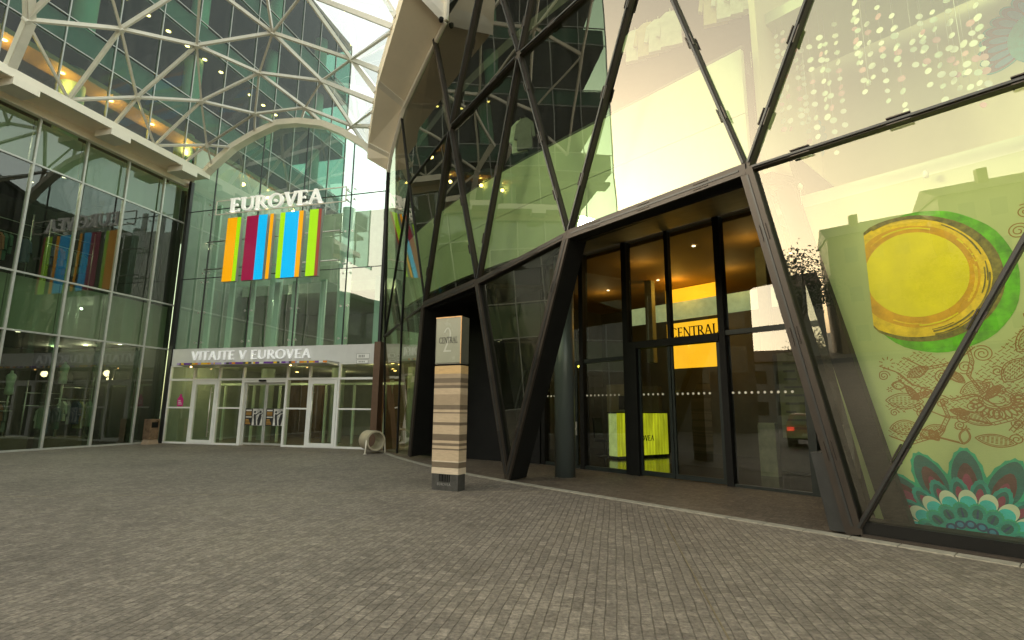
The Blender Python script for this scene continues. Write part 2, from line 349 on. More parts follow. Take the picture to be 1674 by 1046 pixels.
def text(mb, s, o, ex, ey, h, width, depth, serif=True, T=.15, t=.075, mi=0, dot=False):
    adv = [glyph(c, T, t, .07 if serif else 0)[1] for c in s]; tot = sum(adv); kx = width / tot; x = 0; ez = ex.cross(ey).normalized()
    for c, a in zip(s, adv):
        ps, _ = glyph(c, T, t, .07 if serif else 0)
        if dot and c == 'O': ps = ps + [[(.47 + .1 * cos(2 * pi * k / 10), .5 + .1 * sin(2 * pi * k / 10)) for k in range(10)]]
        for k, p in enumerate(ps):
            mb.prism([((x + px) * kx, py * h) for px, py in p], Vector(o), ex, ey, 0, depth + .0008 * (k % 7), mi)
        x += a
    return mb

# ================================================================== SETTING
GZ = M('light_kerb_stone', (.30, .28, .22), .7, var=.25, scale=6, bump=.2)
set_plaza = SETTS('granite_setts', (.158, .134, .106), (.232, .199, .157), (.04, .033, .024), R_(-(90 - 11)), .115, .086, .2, .55, .32)
set_apron = SETTS('brown_setts', (.105, .082, .058), (.16, .128, .092), (.03, .024, .018), R_(-131.45), .12, .1, .25, .7, .55)
MB().face([(-400, -400, 0), (400, -400, 0), (400, 400, 0), (-400, 400, 0)]).build('ground', set_plaza, kind='structure')
# apron between kerb and lobby
ss = [-8 + .5 * i for i in range(47)]
ap = MB()
for a, b_ in zip(ss, ss[1:]):
    if b_ > 15.4: break
    ap.face([S(a, bend(a), .004), S(a, 5.0, .004), S(b_, 5.0, .004), S(b_, bend(b_), .004)])
ap.build('pavement', set_apron, kind='structure')
kb = MB(); wk = .17
for i, (a, b_) in enumerate(zip(ss, ss[1:])):
    if b_ > 15.4: break
    g = .006
    kb.hexa([S(a + g, bend(a) - .06 - wk, 0), S(b_ - g, bend(b_) - .06 - wk, 0), S(b_ - g, bend(b_) - .06, 0), S(a + g, bend(a) - .06, 0)],
            [S(a + g, bend(a) - .06 - wk, .012), S(b_ - g, bend(b_) - .06 - wk, .012), S(b_ - g, bend(b_) - .06, .012), S(a + g, bend(a) - .06, .012)])
kb.build('kerb', GZ, kind='structure')
jl = MB(); BRASS = M('worn_brass', (.24, .20, .13), .5, .5, var=.3, scale=9)
for p, q in (((0, 812), (1060, 801)), ((1085, 850), (1200, 1060))):
    P, Q = gp(*p), gp(*q); jl.bar(P + BZ * .003, Q + BZ * .003, (Q - P).cross(BZ), .012, .004)
jl.build('paving_joint', BRASS, kind='structure')
ROADM = M('asphalt', (.05, .05, .048), .8, var=.3, scale=12)
MB().face([(-34, -60, .004), (-26, -60, .004), (-40, 40, .004), (-48, 40, .004)]).build('road', ROADM, kind='structure')

# ================================================================== LEFT SHOP BUILDING (facade u = -.35)
UL = -.35; VEND = -12.35
shop = thing('shop_building', 'green glass shop building with grey mullions left of the white entrance', 'building', U(-4, -6, 0))
VM = [0.2, -1.07] + [-1.07 - 1.62 * k for k in range(1, 7)] + [VEND]
ROWS = [(.06, 3.93), (3.99, 5.88), (5.94, 9.70), (9.76, 11.42)]
for v in VM: MB().ubox(UL - .10, UL + .035, v - .03, v + .03, 0, 11.42).build('mullion', ALU, shop)
for z in (.03, 3.96, 5.91, 9.73): MB().ubox(UL - .08, UL + .02, VEND, .2, z - .03, z + .03).build('transom', ALU, shop)
for i in range(len(VM) - 1):
    v1, v0 = VM[i], VM[i + 1]
    for z0, z1 in ROWS:
        e = [random.uniform(-.008, .008) for _ in range(3)]
        MB().face([U(UL - .02 + e[0], v0, z0), U(UL - .02 + e[1], v1, z0), U(UL - .02 + e[1] + e[2], v1, z1), U(UL - .02 + e[0] + e[2], v0, z1)]).build('glass_pane', G_LEFT, shop)
    for z0, z1 in ((4.02, 5.84), (9.8, 11.38)):
        MB().ubox(UL - .36, UL - .30, v0 + .02, v1 - .02, z0, z1).build('spandrel_panel', SPANDREL, shop)
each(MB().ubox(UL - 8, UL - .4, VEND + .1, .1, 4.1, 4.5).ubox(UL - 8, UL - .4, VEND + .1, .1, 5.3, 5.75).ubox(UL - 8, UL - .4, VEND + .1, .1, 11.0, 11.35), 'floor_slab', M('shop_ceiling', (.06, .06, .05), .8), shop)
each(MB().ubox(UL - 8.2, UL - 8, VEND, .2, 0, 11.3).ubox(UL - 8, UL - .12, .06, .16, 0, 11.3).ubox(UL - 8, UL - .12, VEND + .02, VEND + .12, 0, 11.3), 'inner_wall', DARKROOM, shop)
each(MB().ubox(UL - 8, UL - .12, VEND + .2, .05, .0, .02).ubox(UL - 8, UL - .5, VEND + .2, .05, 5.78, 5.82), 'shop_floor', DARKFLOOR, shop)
# glass fins behind each mullion
FIN = GLASS('fin_glass', (.35, .55, .42), .12, 0, dirt=.1)
for v in VM[1:-1]: MB().face([U(UL - .1, v, .06), U(UL - .42, v, .06), U(UL - .42, v, 3.9), U(UL - .1, v, 3.9)]).build('glass_fin', FIN, shop)
for i in range(18):
    z = (4.09, 10.99)[i % 2]; u, v = UL - 1.4 - 1.9 * (i // 6), -1 - 1.85 * (i % 6)
    o = MB().disc(U(u, v, z), BX, -BY, .07, .012).build('downlight', LAMP_W, shop)
    if i % 3 == 0: lamp(shop, U(u, v, z - .15), 9, (1, .86, .62), .08)

# ------------------------------------------------------------------ shop goods
def coat(mb, c, ex, h, wd, mi=0):
    e = Vector(ex); n = e.cross(BZ)
    prof = [(-.5, .82), (-.16, 1), (.16, 1), (.5, .82), (.62, .38), (.46, .34), (.40, .66), (.44, 0), (-.44, 0), (-.40, .66), (-.46, .34), (-.62, .38)]
    L = [(x * wd, y * h) for x, y in prof]; o = Vector(c)
    body = [L[0], L[1], L[2], L[3], L[6], L[7], L[8], L[9]]
    mb.prism(body, o, e, BZ, -.05, .05, mi); mb.prism([L[3], L[4], L[5], L[6]], o, e, BZ, -.035, .035, mi); mb.prism([L[0], L[9], L[10], L[11]], o, e, BZ, -.035, .035, mi)
    mb.tube(o + BZ * (h + .0), o + BZ * (h + .1), .008, 6, mi=mi)
    return mb
CLO = [M('white_cloth', (.62, .64, .54), .8), M('olive_cloth', (.30, .29, .12), .8), M('navy_cloth', (.04, .07, .12), .8), M('grey_cloth', (.22, .22, .2), .8),
       M('sand_cloth', (.5, .42, .26), .8), M('dark_green_cloth', (.06, .12, .08), .8), M('rust_cloth', (.35, .14, .07), .8)]
NAMES = ['white', 'olive', 'navy', 'grey', 'sand', 'dark green', 'rust']
def rail(u, v0, v1, z, lab):
    t = thing('clothes_rail', lab, 'clothes rail', U(u, (v0 + v1) / 2, z - 1.5), 'clothes rails in the shop windows')
    MB().tube(U(u, v0, z), U(u, v1, z), .016).build('hanging_bar', STEEL, t)
    for v in (v0 + .04, v1 - .04): MB().tube(U(u, v, z - 1.48), U(u, v, z + .9), .02).build('upright', STEEL, t)
    MB().tube(U(u, v0, z + .45), U(u, v1, z + .45), .014).build('shelf_bar', STEEL, t)
k_ = 0
for ri, (u, v0, v1, z) in enumerate([(-1.6, -6.6, -4.7, 1.62), (-1.7, -4.2, -3.0, 1.5), (-1.9, -2.9, -1.7, 1.75), (-1.7, -6.4, -4.8, 7.5), (-1.7, -4.3, -2.6, 7.5)]):
    rail(u, v0, v1, z, ['steel clothes rail in the lower shop window nearest the photo edge', 'steel clothes rail behind the third lower window from the corner', 'steel clothes rail behind the second lower window from the corner', 'steel clothes rail upstairs behind the outer upper windows', 'steel clothes rail upstairs behind the middle upper windows'][ri])
    n = int((v1 - v0) / .17)
    for i in range(n):
        if random.random() < .3: continue
        ci = random.randrange(7); v = v0 + .12 + i * .165; h = random.uniform(.7, 1.05)
        tw = random.uniform(-.25, .25)
        single(coat(MB(), U(u, v, z - h - .08), (BX * cos(tw) + BY * sin(tw)).normalized(), h, .44), 'hanging_coat', CLO[ci],
               '%s garment hanging on a steel rail %s' % (NAMES[ci], 'in the lower shop window' if z < 4 else 'in the upper shop window'), 'garment', 'garments hanging on the shop rails')
def bust(u, v, z, m, lab):
    t = thing('display_bust', lab, 'mannequin', U(u, v, z), 'mannequin busts in the lower shop window')
    MB().lathe(U(u, v, z + .55), [(.02, 0), (.17, .02), (.16, .18), (.13, .32), (.17, .5), (.19, .62), (.14, .70), (.06, .74), (.05, .82), (.0, .83)], 16, 1, .65, BX, BY).build('torso', m, t)
    MB().tube(U(u, v, z + .03), U(u, v, z + .58), .02).disc(U(u, v, z), BX, BY, .16, .03).build('stand', STEEL, t)
bust(-1.2, -5.0, 1.3, CLO[0], 'pale dress bust on a stand high in the outer lower window')
bust(-1.3, -3.3, 1.75, CLO[0], 'white bust high behind the window between two fins')
bust(-1.4, -6.2, 1.2, CLO[4], 'sand coloured bust beside the clothes rail at the photo edge')
PLM = M('brown_plinth', (.16, .11, .06), .6)
single(MB().ubox(-2.4, -.9, -6.9, -4.4, .02, .45), 'display_plinth', PLM, 'taller brown display plinth under the clothes in the outermost lower shop window', 'plinth')
single(MB().ubox(-2.4, -.9, -4.0, -2.2, .02, .35), 'display_plinth', PLM, 'lower brown display plinth in the shop window nearer the white entrance', 'plinth')

# ================================================================== TOWER ABOVE THE CANOPY
tower = thing('office_tower', 'green glass office tower with warm lit ceilings seen through the canopy', 'building', U(-5, 0, 11.5))
TW_ALU = M('tower_aluminium', (.30, .31, .29), .4, .3); TW_SP = M('tower_spandrel', (.13, .19, .135), .5)
TV0, TV1 = -16.2, 12.65; FL = [11.9, 14.0, 18.2, 22.4, 27.8]
vm = [TV0 + i * (TV1 - TV0) / 16 for i in range(17)]
for v in vm: MB().ubox(UL - .5, UL - .40, v - .022, v + .022, 11.9, 27.8).build('mullion', TW_ALU, tower)
for z in (14.9, 16.0, 19.1, 20.2, 23.3, 24.4): MB().ubox(UL - .48, UL - .41, TV0, TV1, z - .022, z + .022).build('transom', TW_ALU, tower)
for i in range(16):
    for z0, z1 in ((11.9, 16.0), (16.0, 20.2), (20.2, 24.4), (24.4, 27.8)):
        MB().face([U(UL - .45, vm[i], z0), U(UL - .45, vm[i + 1], z0), U(UL - .45, vm[i + 1], z1), U(UL - .45, vm[i], z1)]).build('glass_pane', G_TOWER, tower)
for z in (14.9, 19.1, 23.3):
    each(MB().ubox(-9, UL - .62, TV0 + .1, TV1 - .1, z, z + .15), 'ceiling', M('tower_ceiling', (.09, .065, .04), .7), tower)
    MB().ubox(UL - .7, UL - .6, TV0 + .1, TV1 - .1, z + .16, z + 1.1).build('spandrel_panel', TW_SP, tower)
    each(MB().ubox(-9, UL - .72, TV0 + .1, TV1 - .1, z + 1.0, z + 1.2), 'floor_slab', DARKFLOOR, tower)
MB().ubox(-9.2, -9, TV0, TV1, 11.9, 27.6).build('core_wall', M('tower_core', (.03, .036, .03), .8), tower)
MB().ubox(-9, UL - .42, TV0 - .0, TV1, 27.8, 28.1).build('roof', DARKGREY, tower)
for i in range(16):
    z = 19.09; v = -9.2 + 1.05 * i
    MB().disc(U(UL - 1.3, v, z - .012), BX, BY, .10, .012).build('downlight', LAMP, tower)
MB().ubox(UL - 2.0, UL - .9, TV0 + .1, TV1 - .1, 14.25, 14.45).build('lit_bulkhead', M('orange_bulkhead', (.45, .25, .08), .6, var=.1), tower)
for v in (-8.5, -6.6, -4.7, -2.8, -.9, 1.0):
    MB().disc(U(UL - 1.4, v, 14.238), BX, BY, .09, .012).build('downlight', LAMP, tower); lamp(tower, U(UL - 1.4, v, 13.8), 9, (1, .48, .12), .1)
for v in (-9, -4, 1.2, 6.5, 11): MB().tube(U(-2.2, v, 11.9), U(-2.2, v, 27.6), .42, 20).build('column', PALECOL, tower)
MB().face([U(UL - .45, TV1, 11.9), U(-9, TV1, 11.9), U(-9, TV1, 27.8), U(UL - .45, TV1, 27.8)]).build('end_glass', G_TOWER, tower)

# ================================================================== GLASS CANOPY
canopy = thing('glass_canopy', 'domed glass canopy of white steel triangles between shop building and faceted building', 'canopy', U(3, -2, 12))
N = {k: hit(x, y, f_dome) for k, (x, y) in dict(
    A=(42, 32), B=(197.5, 47), C=(321.5, 74), D=(224, 159), E=(329, 165), H=(338, 237), M=(445.6, 53.5), N=(423.8, 119), Q=(417, 185.7), S=(499, 175.7), T=(526, 132),
    Uu=(574.4, 97), W=(576, 206), Y1=(328, -35), Y3=(496, -12), Y2=(160, -85), Y5=(420, -110), Y6=(560, -130), Y7=(40, -60), Y8=(600, -50)).items()}
def Ledge(v): return U(.82, v, 11.93)
vl = {k: atL(x, y, .82)[0] for k, (x, y) in dict(F=(112, 164), J=(187, 207), G=(252.7, 239), I=(303, 266), L=(340, 283), A0=(8, 116)).items()}
for k, v in vl.items(): N[k] = Ledge(min(v, -.05))
for k, (x, y) in dict(K1=(347, 274), K2=(384, 241), K3=(415.5, 222.6), K4=(455.6, 203.5), K5=(490.8, 200.8), K6=(531, 205), K7=(562.7, 217.5), K8=(598, 239), K9=(610, 251)).items():
    u, z = atB(x, y, -.12); N[k] = U(u, -.12, z)
# the big cream arch along the faceted building: inner edge on its skin, outer edge over the plaza
IN = [(633.5, 279), (637, 258), (659.5, 173), (727, 33), (733, -90)]
OUT = [(600, 259), (601.5, 240), (617.5, 138), (668, -30), (690, -170)]
AI = [hit(x, y, f_skin) for x, y in IN]; AO = []
for P, (x, y) in zip(AI, OUT): AO.append(on_plane(x, y, Vector((0, 0, P.z + .12)), BZ))
def on_arch(x, y):                                     # nearest point of the arch's outer edge to a sight line
    best = None; d = ray(x, y)
    for i in range(len(AO) - 1):
        for k in range(21):
            P = AO[i].lerp(AO[i + 1], k / 20); e = ((P - CAMPOS) - d * (P - CAMPOS).dot(d)).length
            if best is None or e < best[0]: best = (e, P)
    return best[1] + BZ * .3
for k, xy in dict(Z1=(641, 58.6), Z2=(645, 47), Z3=(636, 70), Z4=(619.6, 127), Z5=(608, 164), Z6=(606, 177), Z7=(603, 192.4), Z8=(601, 221)).items(): N[k] = on_arch(*xy)
EDG = """A-B B-C A-F B-F B-D C-D C-E D-F D-E D-J D-G E-G E-H E-N E-Q C-N C-M G-H H-Q H-I H-K2 H-K1 B-Y2 B-Y1 C-Y1 M-Y1 M-N M-Uu M-T N-T N-S N-Q Q-S Q-K4 Q-K3 Q-H
S-T S-W S-K5 S-K6 T-Uu T-W T-Z6 Uu-Y3 M-Y3 Uu-Z3 Uu-Z4 Uu-Z5 Y3-Z1 W-Z7 W-Z8 W-K7 W-K8 Y8-Z2 Y3-Y8 Y1-Y2 Y1-Y5 Y3-Y5 M-Y5 Y5-Y6 Y3-Y6 Y6-Y8 A-Y7 A-Y2 Y7-Y2 A-A0""".split()
TRI = """A-B-F B-D-F B-C-D C-D-E D-E-G D-G-J D-F-J E-G-H G-H-I E-H-Q E-Q-N C-E-N C-M-N B-C-Y1 C-M-Y1 M-N-T N-S-T N-Q-S Q-S-K4 S-K4-K5 S-K5-K6 S-K6-W W-K6-K7 W-K7-K8 W-K8-Z8 Q-K3-K4 Q-H-K3 H-K2-K3 H-K1-K2 H-I-K1 I-L-K1
S-T-W T-M-Uu T-Uu-Z5 T-Z5-Z6 T-W-Z6 W-Z6-Z7 W-Z7-Z8 Uu-Z4-Z5 Uu-Z3-Z4 Uu-Y3-Z1 Uu-Z1-Z3 M-Uu-Y3 M-Y3-Y5 M-Y1-Y5 B-Y1-Y2 A-B-Y2 A-Y2-Y7 A-A0-F Y3-Z1-Z2 Y3-Y8-Z2 Y3-Y5-Y6 Y3-Y6-Y8""".split()
def px_of(P):
    v = P - CAMPOS; return 837 + F_PX * v.dot(RI) / v.dot(FW), 523 - F_PX * v.dot(UP) / v.dot(FW)
for r_, v in enumerate((-5.2, -7.6, -10.0, -12.4)):
    uR = 9.7 - 1.51 * v
    for c__ in range(8):
        u = .9 + (uR - 2.2) * (c__ + .5 * (r_ % 2)) / 7.5; P = U(u, v, dome_z(u, v))
        if px_of(P)[1] < -15 and (P - CAMPOS).dot(FW) > .5: N['X%d_%d' % (r_, c__)] = P
XE = []
for r_ in range(4):
    for c__ in range(8):
        k = 'X%d_%d' % (r_, c__)
        if k not in N: continue
        for q_ in ('X%d_%d' % (r_, c__ + 1), 'X%d_%d' % (r_ + 1, c__), 'X%d_%d' % (r_ + 1, c__ + (1 if r_ % 2 else -1))):
            if q_ in N: XE.append(k + '-' + q_)
cen = U(7, -5, 7)
for e in EDG + XE:
    a, b_ = (N[k] for k in e.split('-')); nrm = ((a + b_) / 2 - cen).normalized(); sd_ = (b_ - a).cross(nrm)
    MB().bar(a, b_, sd_, .072, .16, 0, -.085).build('strut', WHITE_STEEL, canopy)
for k in 'A B C D E H M N Q S T Uu W'.split():
    nrm = (N[k] - cen).normalized(); x_ = nrm.orthogonal().normalized()
    MB().disc(N[k] - nrm * .13, x_, nrm.cross(x_), .085, .2, 12).build('node_hub', WHITE_STEEL, canopy)
for tq in TRI:
    P = [N[k] for k in tq.split('-')]; c_ = (P[0] + P[1] + P[2]) / 3; off = (c_ - cen).normalized() * .12
    MB().face([p + off for p in P]).build('glass_pane', G_DOME, canopy)
# edge beam over the shop windows
each(MB().ubox(UL - .05, UL + .16, VEND, .0, 11.42, 11.72).ubox(UL + .16, .80, VEND, .0, 11.70, 11.86), 'edge_beam', CREAM, canopy)
each(MB().ubox(.80, .93, VEND, .0, 11.66, 11.95).ubox(UL - .06, UL + .17, VEND, .0, 11.38, 11.419), 'edge_trim', CREAM_LT, canopy)
for v0 in (-1.45, -4.5, -7.6, -10.7): MB().ubox(.16, .97, v0, v0 + .75, 11.43, 11.695).build('bracket_box', CREAM_LT, canopy)
# rim arch in front of the photo's upper left corner and arch on the entrance facade
arcn = [N[k] for k in 'L K1 K2 K3 K4 K5 K6 K7 K8 K9'.split()]
am = MB()
for p, q in zip(arcn, arcn[1:]): am.bar(p, q, BZ, .26, .34, 0, -.12)
am.build('arch_rib', CREAM_LT, canopy)
each(MB().bar(N['A0'], N['A'], BX, .2, .24).bar(N['A'], N['Y7'], BX, .2, .24), 'rim_beam', WHITE_STEEL, canopy)
bm_ = MB(); UPV = BZ * .55
for i in range(4):
    bm_.hexa([AI[i], AI[i + 1], AO[i + 1], AO[i]], [AI[i] + UPV, AI[i + 1] + UPV, AO[i + 1] + UPV, AO[i] + UPV])
bm_.build('arch_beam', CREAM, canopy)
fm = MB()
for i in (1, 2, 3):
    t = (AO[i + 1] - AO[i]).normalized(); P, Q = AI[i] - BZ * .01, AO[i] - BZ * .01
    fm.hexa([P - t * .1, P + t * .14, Q + t * .14, Q - t * .1], [x + BZ * .3 for x in (P - t * .1, P + t * .14, Q + t * .14, Q - t * .1)])
for i in range(4): fm.bar(AI[i] - BZ * .03, AI[i + 1] - BZ * .03, (AO[i] - AI[i]), .1, .1)
fm.build('arch_flange', CREAM_LT, canopy)
MB().lathe(AI[3].lerp(AO[3], .1) - BZ * .05, [(.0, -.13), (.05, -.11), (.07, -.05), (.07, 0)], 16).build('dome_camera', BLACK, canopy)

# ================================================================== BACK ENTRANCE FACADE (v = 0)
WB = 9.88
ent = thing('entrance_building', 'arched green glass mall front with white doors and white fascia', 'building', U(5, 4, 0))
def arc_z(u):
    pts = [uvz(p) for p in arcn]; pts = [(p[0], p[2]) for p in pts]
    for (u0, z0), (u1, z1) in zip(pts, pts[1:]):
        if u0 <= u <= u1: return z0 + (z1 - z0) * (u - u0) / (u1 - u0)
    return pts[0][1] if u < pts[0][0] else pts[-1][1] + (11.05 - pts[-1][1]) * min(1, (u - pts[-1][0]) / (9.9 - pts[-1][0]))
UJ = [0.05, 1.31, 3.72, 5.97, 8.27, WB]; ZJ = [3.95, 7.04, 10.17]
for i in range(5):
    for z0, z1 in zip(ZJ, ZJ[1:]):
        e = [random.uniform(-.012, .012) for _ in range(3)]
        MB().face([U(UJ[i] + .012, e[0], z0 + .012), U(UJ[i + 1] - .012, e[1], z0 + .012), U(UJ[i + 1] - .012, e[1] + e[2], z1 - .012), U(UJ[i] + .012, e[0] + e[2], z1 - .012)]).build('glass_pane', G_BACK, ent)
    us = [UJ[i] + .012 + (UJ[i + 1] - UJ[i] - .024) * k / 6 for k in range(7)]
    top = [U(u, 0, max(10.2, arc_z(u) - .05)) for u in reversed(us)]
    MB().face([U(us[0], 0, 10.185), U(us[-1], 0, 10.185)] + top).build('glass_pane', G_BACK, ent)
for u in UJ[1:-1]: MB().ubox(u - .012, u + .012, -.02, .05, 3.95, arc_z(u)).build('vertical_joint', JOINT, ent)
MB().ubox(-.1, .05, -.1, .05, 0, 11.6).build('corner_post', JOINT, ent)
MB().ubox(WB, WB + .1, -.1, .05, 3.95, 11.0).build('corner_post', JOINT, ent)
for z in ZJ[1:]: MB().ubox(.05, WB, -.015, .04, z - .012, z + .012).build('horizontal_joint', JOINT, ent)
for u in UJ[1:-1]:
    for z in (4.2, 5.5, 6.85, 7.25, 8.6, 9.95, 10.4):
        for du in (-.16, .16): MB().disc(U(u + du, -.012, z), BX, BZ, .045, .02, 10).tube(U(u + du, .02, z), U(u + du, .12, z), .014, 6).build('point_fitting', STEEL, ent)
# fascia, doors
MB().ubox(.08, WB, -.06, .06, 3.22, 3.94).build('fascia', M('grey_white_fascia', (.62, .61, .58), .4, var=.05, scale=2), ent)
ZT, ZTOP = 2.62, 3.18
DU = [.05, 1.33, 2.63, 3.82, 5.93, 6.96, 8.28, WB - .05]
fr = MB()
for u in DU: fr.ubox(u - .035, u + .035, -.05, .07, 0, 3.22)
fr.ubox(.05, WB, -.045, .065, ZT - .03, ZT + .05).ubox(.05, WB, -.045, .065, ZTOP, 3.219).ubox(.05, 3.8, -.04, .06, 0, .07).ubox(5.95, WB, -.04, .06, 0, .07)
fr.build('door_frame', WHITE, ent)
for i in range(7):
    MB().face([U(DU[i] + .036, .01, ZT + .05), U(DU[i + 1] - .036, .01, ZT + .05), U(DU[i + 1] - .036, .01, ZTOP), U(DU[i] + .036, .01, ZTOP)]).build('toplight', G_DOOR, ent)
for i in (0, 2, 4, 6):
    MB().face([U(DU[i] + .036, .01, .07), U(DU[i + 1] - .036, .01, .07), U(DU[i + 1] - .036, .01, ZT - .03), U(DU[i] + .036, .01, ZT - .03)]).build('sidelight', G_DOOR, ent)
    MB().ubox(DU[i] + .036, DU[i + 1] - .036, -.02, .03, 1.44, 1.50).build('mid_rail', WHITE, ent)
def swing(u0, u1, hinge, lab):
    d = MB().ubox(u0, u0 + .12, -.06, .04, .03, ZT - .04).ubox(u1 - .12, u1, -.06, .04, .03, ZT - .04).ubox(u0 + .12, u1 - .12, -.06, .04, .03, .17).ubox(u0 + .12, u1 - .12, -.06, .04, ZT - .19, ZT - .04).build('swing_door', WHITE, ent)
    MB().face([U(u0 + .12, -.01, .17), U(u1 - .12, -.01, .17), U(u1 - .12, -.01, ZT - .19), U(u0 + .12, -.01, ZT - .19)]).build('door_pane', G_DOOR, d)
    uh = u1 - .2 if hinge else u0 + .2
    MB().tube(U(uh, -.14, .3), U(uh, -.14, 2.3), .02).tube(U(uh, -.14, .5), U(uh, -.05, .5), .012).tube(U(uh, -.14, 2.1), U(uh, -.05, 2.1), .012).build('pull_handle', STEEL, d)
swing(1.38, 2.58, True, ''); swing(7.01, 8.23, False, '')
for u0, u1 in ((3.9, 4.88), (4.9, 5.86)):
    d = MB().ubox(u0, u0 + .05, .1, .15, .03, 2.5).ubox(u1 - .05, u1, .1, .15, .03, 2.5).ubox(u0 + .05, u1 - .05, .1, .15, .03, .1).ubox(u0 + .05, u1 - .05, .1, .15, 2.42, 2.5).build('sliding_door', ALU, ent)
    MB().face([U(u0 + .05, .125, .1), U(u1 - .05, .125, .1), U(u1 - .05, .125, 2.42), U(u0 + .05, .125, 2.42)]).build('door_pane', G_DOOR, d)
MB().ubox(3.83, 3.9, -.03, .2, 0, 2.59).ubox(5.86, 5.93, -.03, .2, 0, 2.59).ubox(3.9, 5.86, -.02, .2, 2.5, 2.58).build('door_portal', WHITE, ent)
MB().ubox(4.65, 4.95, -.12, -.03, 2.53, 2.60).build('door_sensor', BLACK, ent)
# mall interior seen through the glass
each(MB().ubox(-.2, 14.2, 9, 9.2, 0, 13.4).ubox(14, 14.2, 2.2, 9, 0, 13.4), 'mall_back_wall', M('mall_wall', (.30, .34, .24), .7, var=.3, scale=.5), ent)
MB().ubox(-.2, -.05, .1, 9, 0, 13.4).build('mall_side_wall', M('mall_side', (.28, .34, .26), .7, var=.2, scale=.5), ent)
MB().ubox(.05, 14, .2, 9, 0, .012).build('mall_floor', M('mall_floor', (.25, .2, .14), .2), ent)
each(MB().ubox(.05, 14, .35, 9, 3.3, 3.85).ubox(.05, 14, 3.5, 9, 7.0, 7.5), 'mall_gallery', M('gallery_edge', (.42, .46, .34), .6, var=.1), ent)
for u in (.7, 1.9, 3.0, 4.3, 5.2, 6.6, 7.6, 9.2): MB().ubox(u - .13, u + .13, .9, 1.0, 3.86, 6.9 if u > 4 else 10.8).build('pale_fin', PALECOL, ent)
for u in (2.3, 6.1, 9.9): MB().tube(U(u, 3.2, 0), U(u, 3.2, 11), .3, 18).build('mall_column', PALECOL, ent)
vf = MB()
for u in (.6, 2.2, 3.6, 6.0, 7.4, 8.9): vf.ubox(u, u + .08, 2.4, 2.5, 0, 2.6)
vf.ubox(.3, 9.8, 2.4, 2.5, 2.5, 2.6); vf.build('inner_door_frame', PALECOL, ent)
each(MB().ubox(1.2, 3.4, 6, 6.2, .02, 3.0).ubox(6.0, 12, 7, 7.2, .02, 3.0), 'shop_counter_wall', M('warm_wood', (.13, .075, .035), .6, var=.3, scale=2), ent)
for k, (u, v) in enumerate([(1.0, 1.5), (3, 1.6), (5, 1.6), (7, 1.6), (9, 1.6), (2.5, 5), (5, 5), (8, 5), (10, 5.5)]):
    MB().disc(U(u, v, 3.285), BX, BY, .07, .012).build('downlight', LAMP, ent)
    if k % 2 == 0: lamp(ent, U(u, v, 3.1), 5, (1, .74, .42))
for u, v, z, p_ in ((2.5, 3, 6.7, 22), (6, 3, 6.7, 22), (9, 3, 6.7, 22), (3, 5, 12.2, 30), (7, 5, 12.2, 30)): lamp(ent, U(u, v, z), p_ * .7, (1, .9, .68), .04)  # fill lights without fittings, added to brighten the mall interior
for u, v, z in ((2.0, 2.5, 11.1), (3.0, 3, 10.9), (1.5, 4, 11.4)): MB().disc(U(u, v, z), BX, BY, .07, .012).build('downlight', LAMP, ent)
# brown round-edged post where the facades meet
single(MB().ubox(9.9, 10.16, -.35, -.02, 0, 3.98), 'corner_pillar', M('brown_pillar', (.13, .075, .045), .4, .3), 'tall dark brown pillar right of the white entrance doors', 'pillar')

# welcome lettering, awning, name sign
single(text(MB(), 'VITAJTE V EUROVEA', U(1.16, -.10, 3.44), BX, BZ, .37, 5.85, .07, serif=False, T=.13, t=.085), 'welcome_lettering', M('white_letters', (.95, .94, .91), .4, emit=.03),  # faint emission added to the colour so the letters look brighter lit
       'raised white letters VITAJTE V EUROVEA on the white fascia', 'lettering')
aw = thing('entrance_awning', 'thin grey awning with a strip of coloured squares above the doors', 'awning', U(4, -.5, 3.2))
(ua, za), (ub, zb) = atB(289, 595, -1.0), atB(533, 591, -1.0); za = (za + zb) / 2
MB().hexa([U(ua, -1.0, za - .05), U(ub, -1.0, za - .05), U(8.25, -.061, za - .08), U(ua - .3, -.061, za - .08)], [U(ua, -1.0, za + .05), U(ub, -1.0, za + .05), U(8.25, -.061, za + .07), U(ua - .3, -.061, za + .07)]).build('awning_plate', ALU, aw)
sq = MB(); cols = [M('strip_' + n, c, .5, var=.03) for n, c in (('yellow', (.8, .5, .02)), ('violet', (.16, .05, .3)), ('orange', (.75, .25, .03)), ('dark', (.05, .05, .05)), ('lilac', (.4, .3, .55)), ('white', (.7, .7, .65)))]
x = ua + .02
while x < ub - .1:
    l = random.uniform(.06, .2); sq.box(U(x, -1.012, za - .035), BX * (l - .01), BY * .01, BZ * .07, random.randrange(6)); x += l
sq.build('coloured_strip', cols, aw)
for u in (1.6, 6.4): MB().disc(U(u, -.5, za - .085), BX, BY, .032, .02).build('downlight', LAMP, aw)

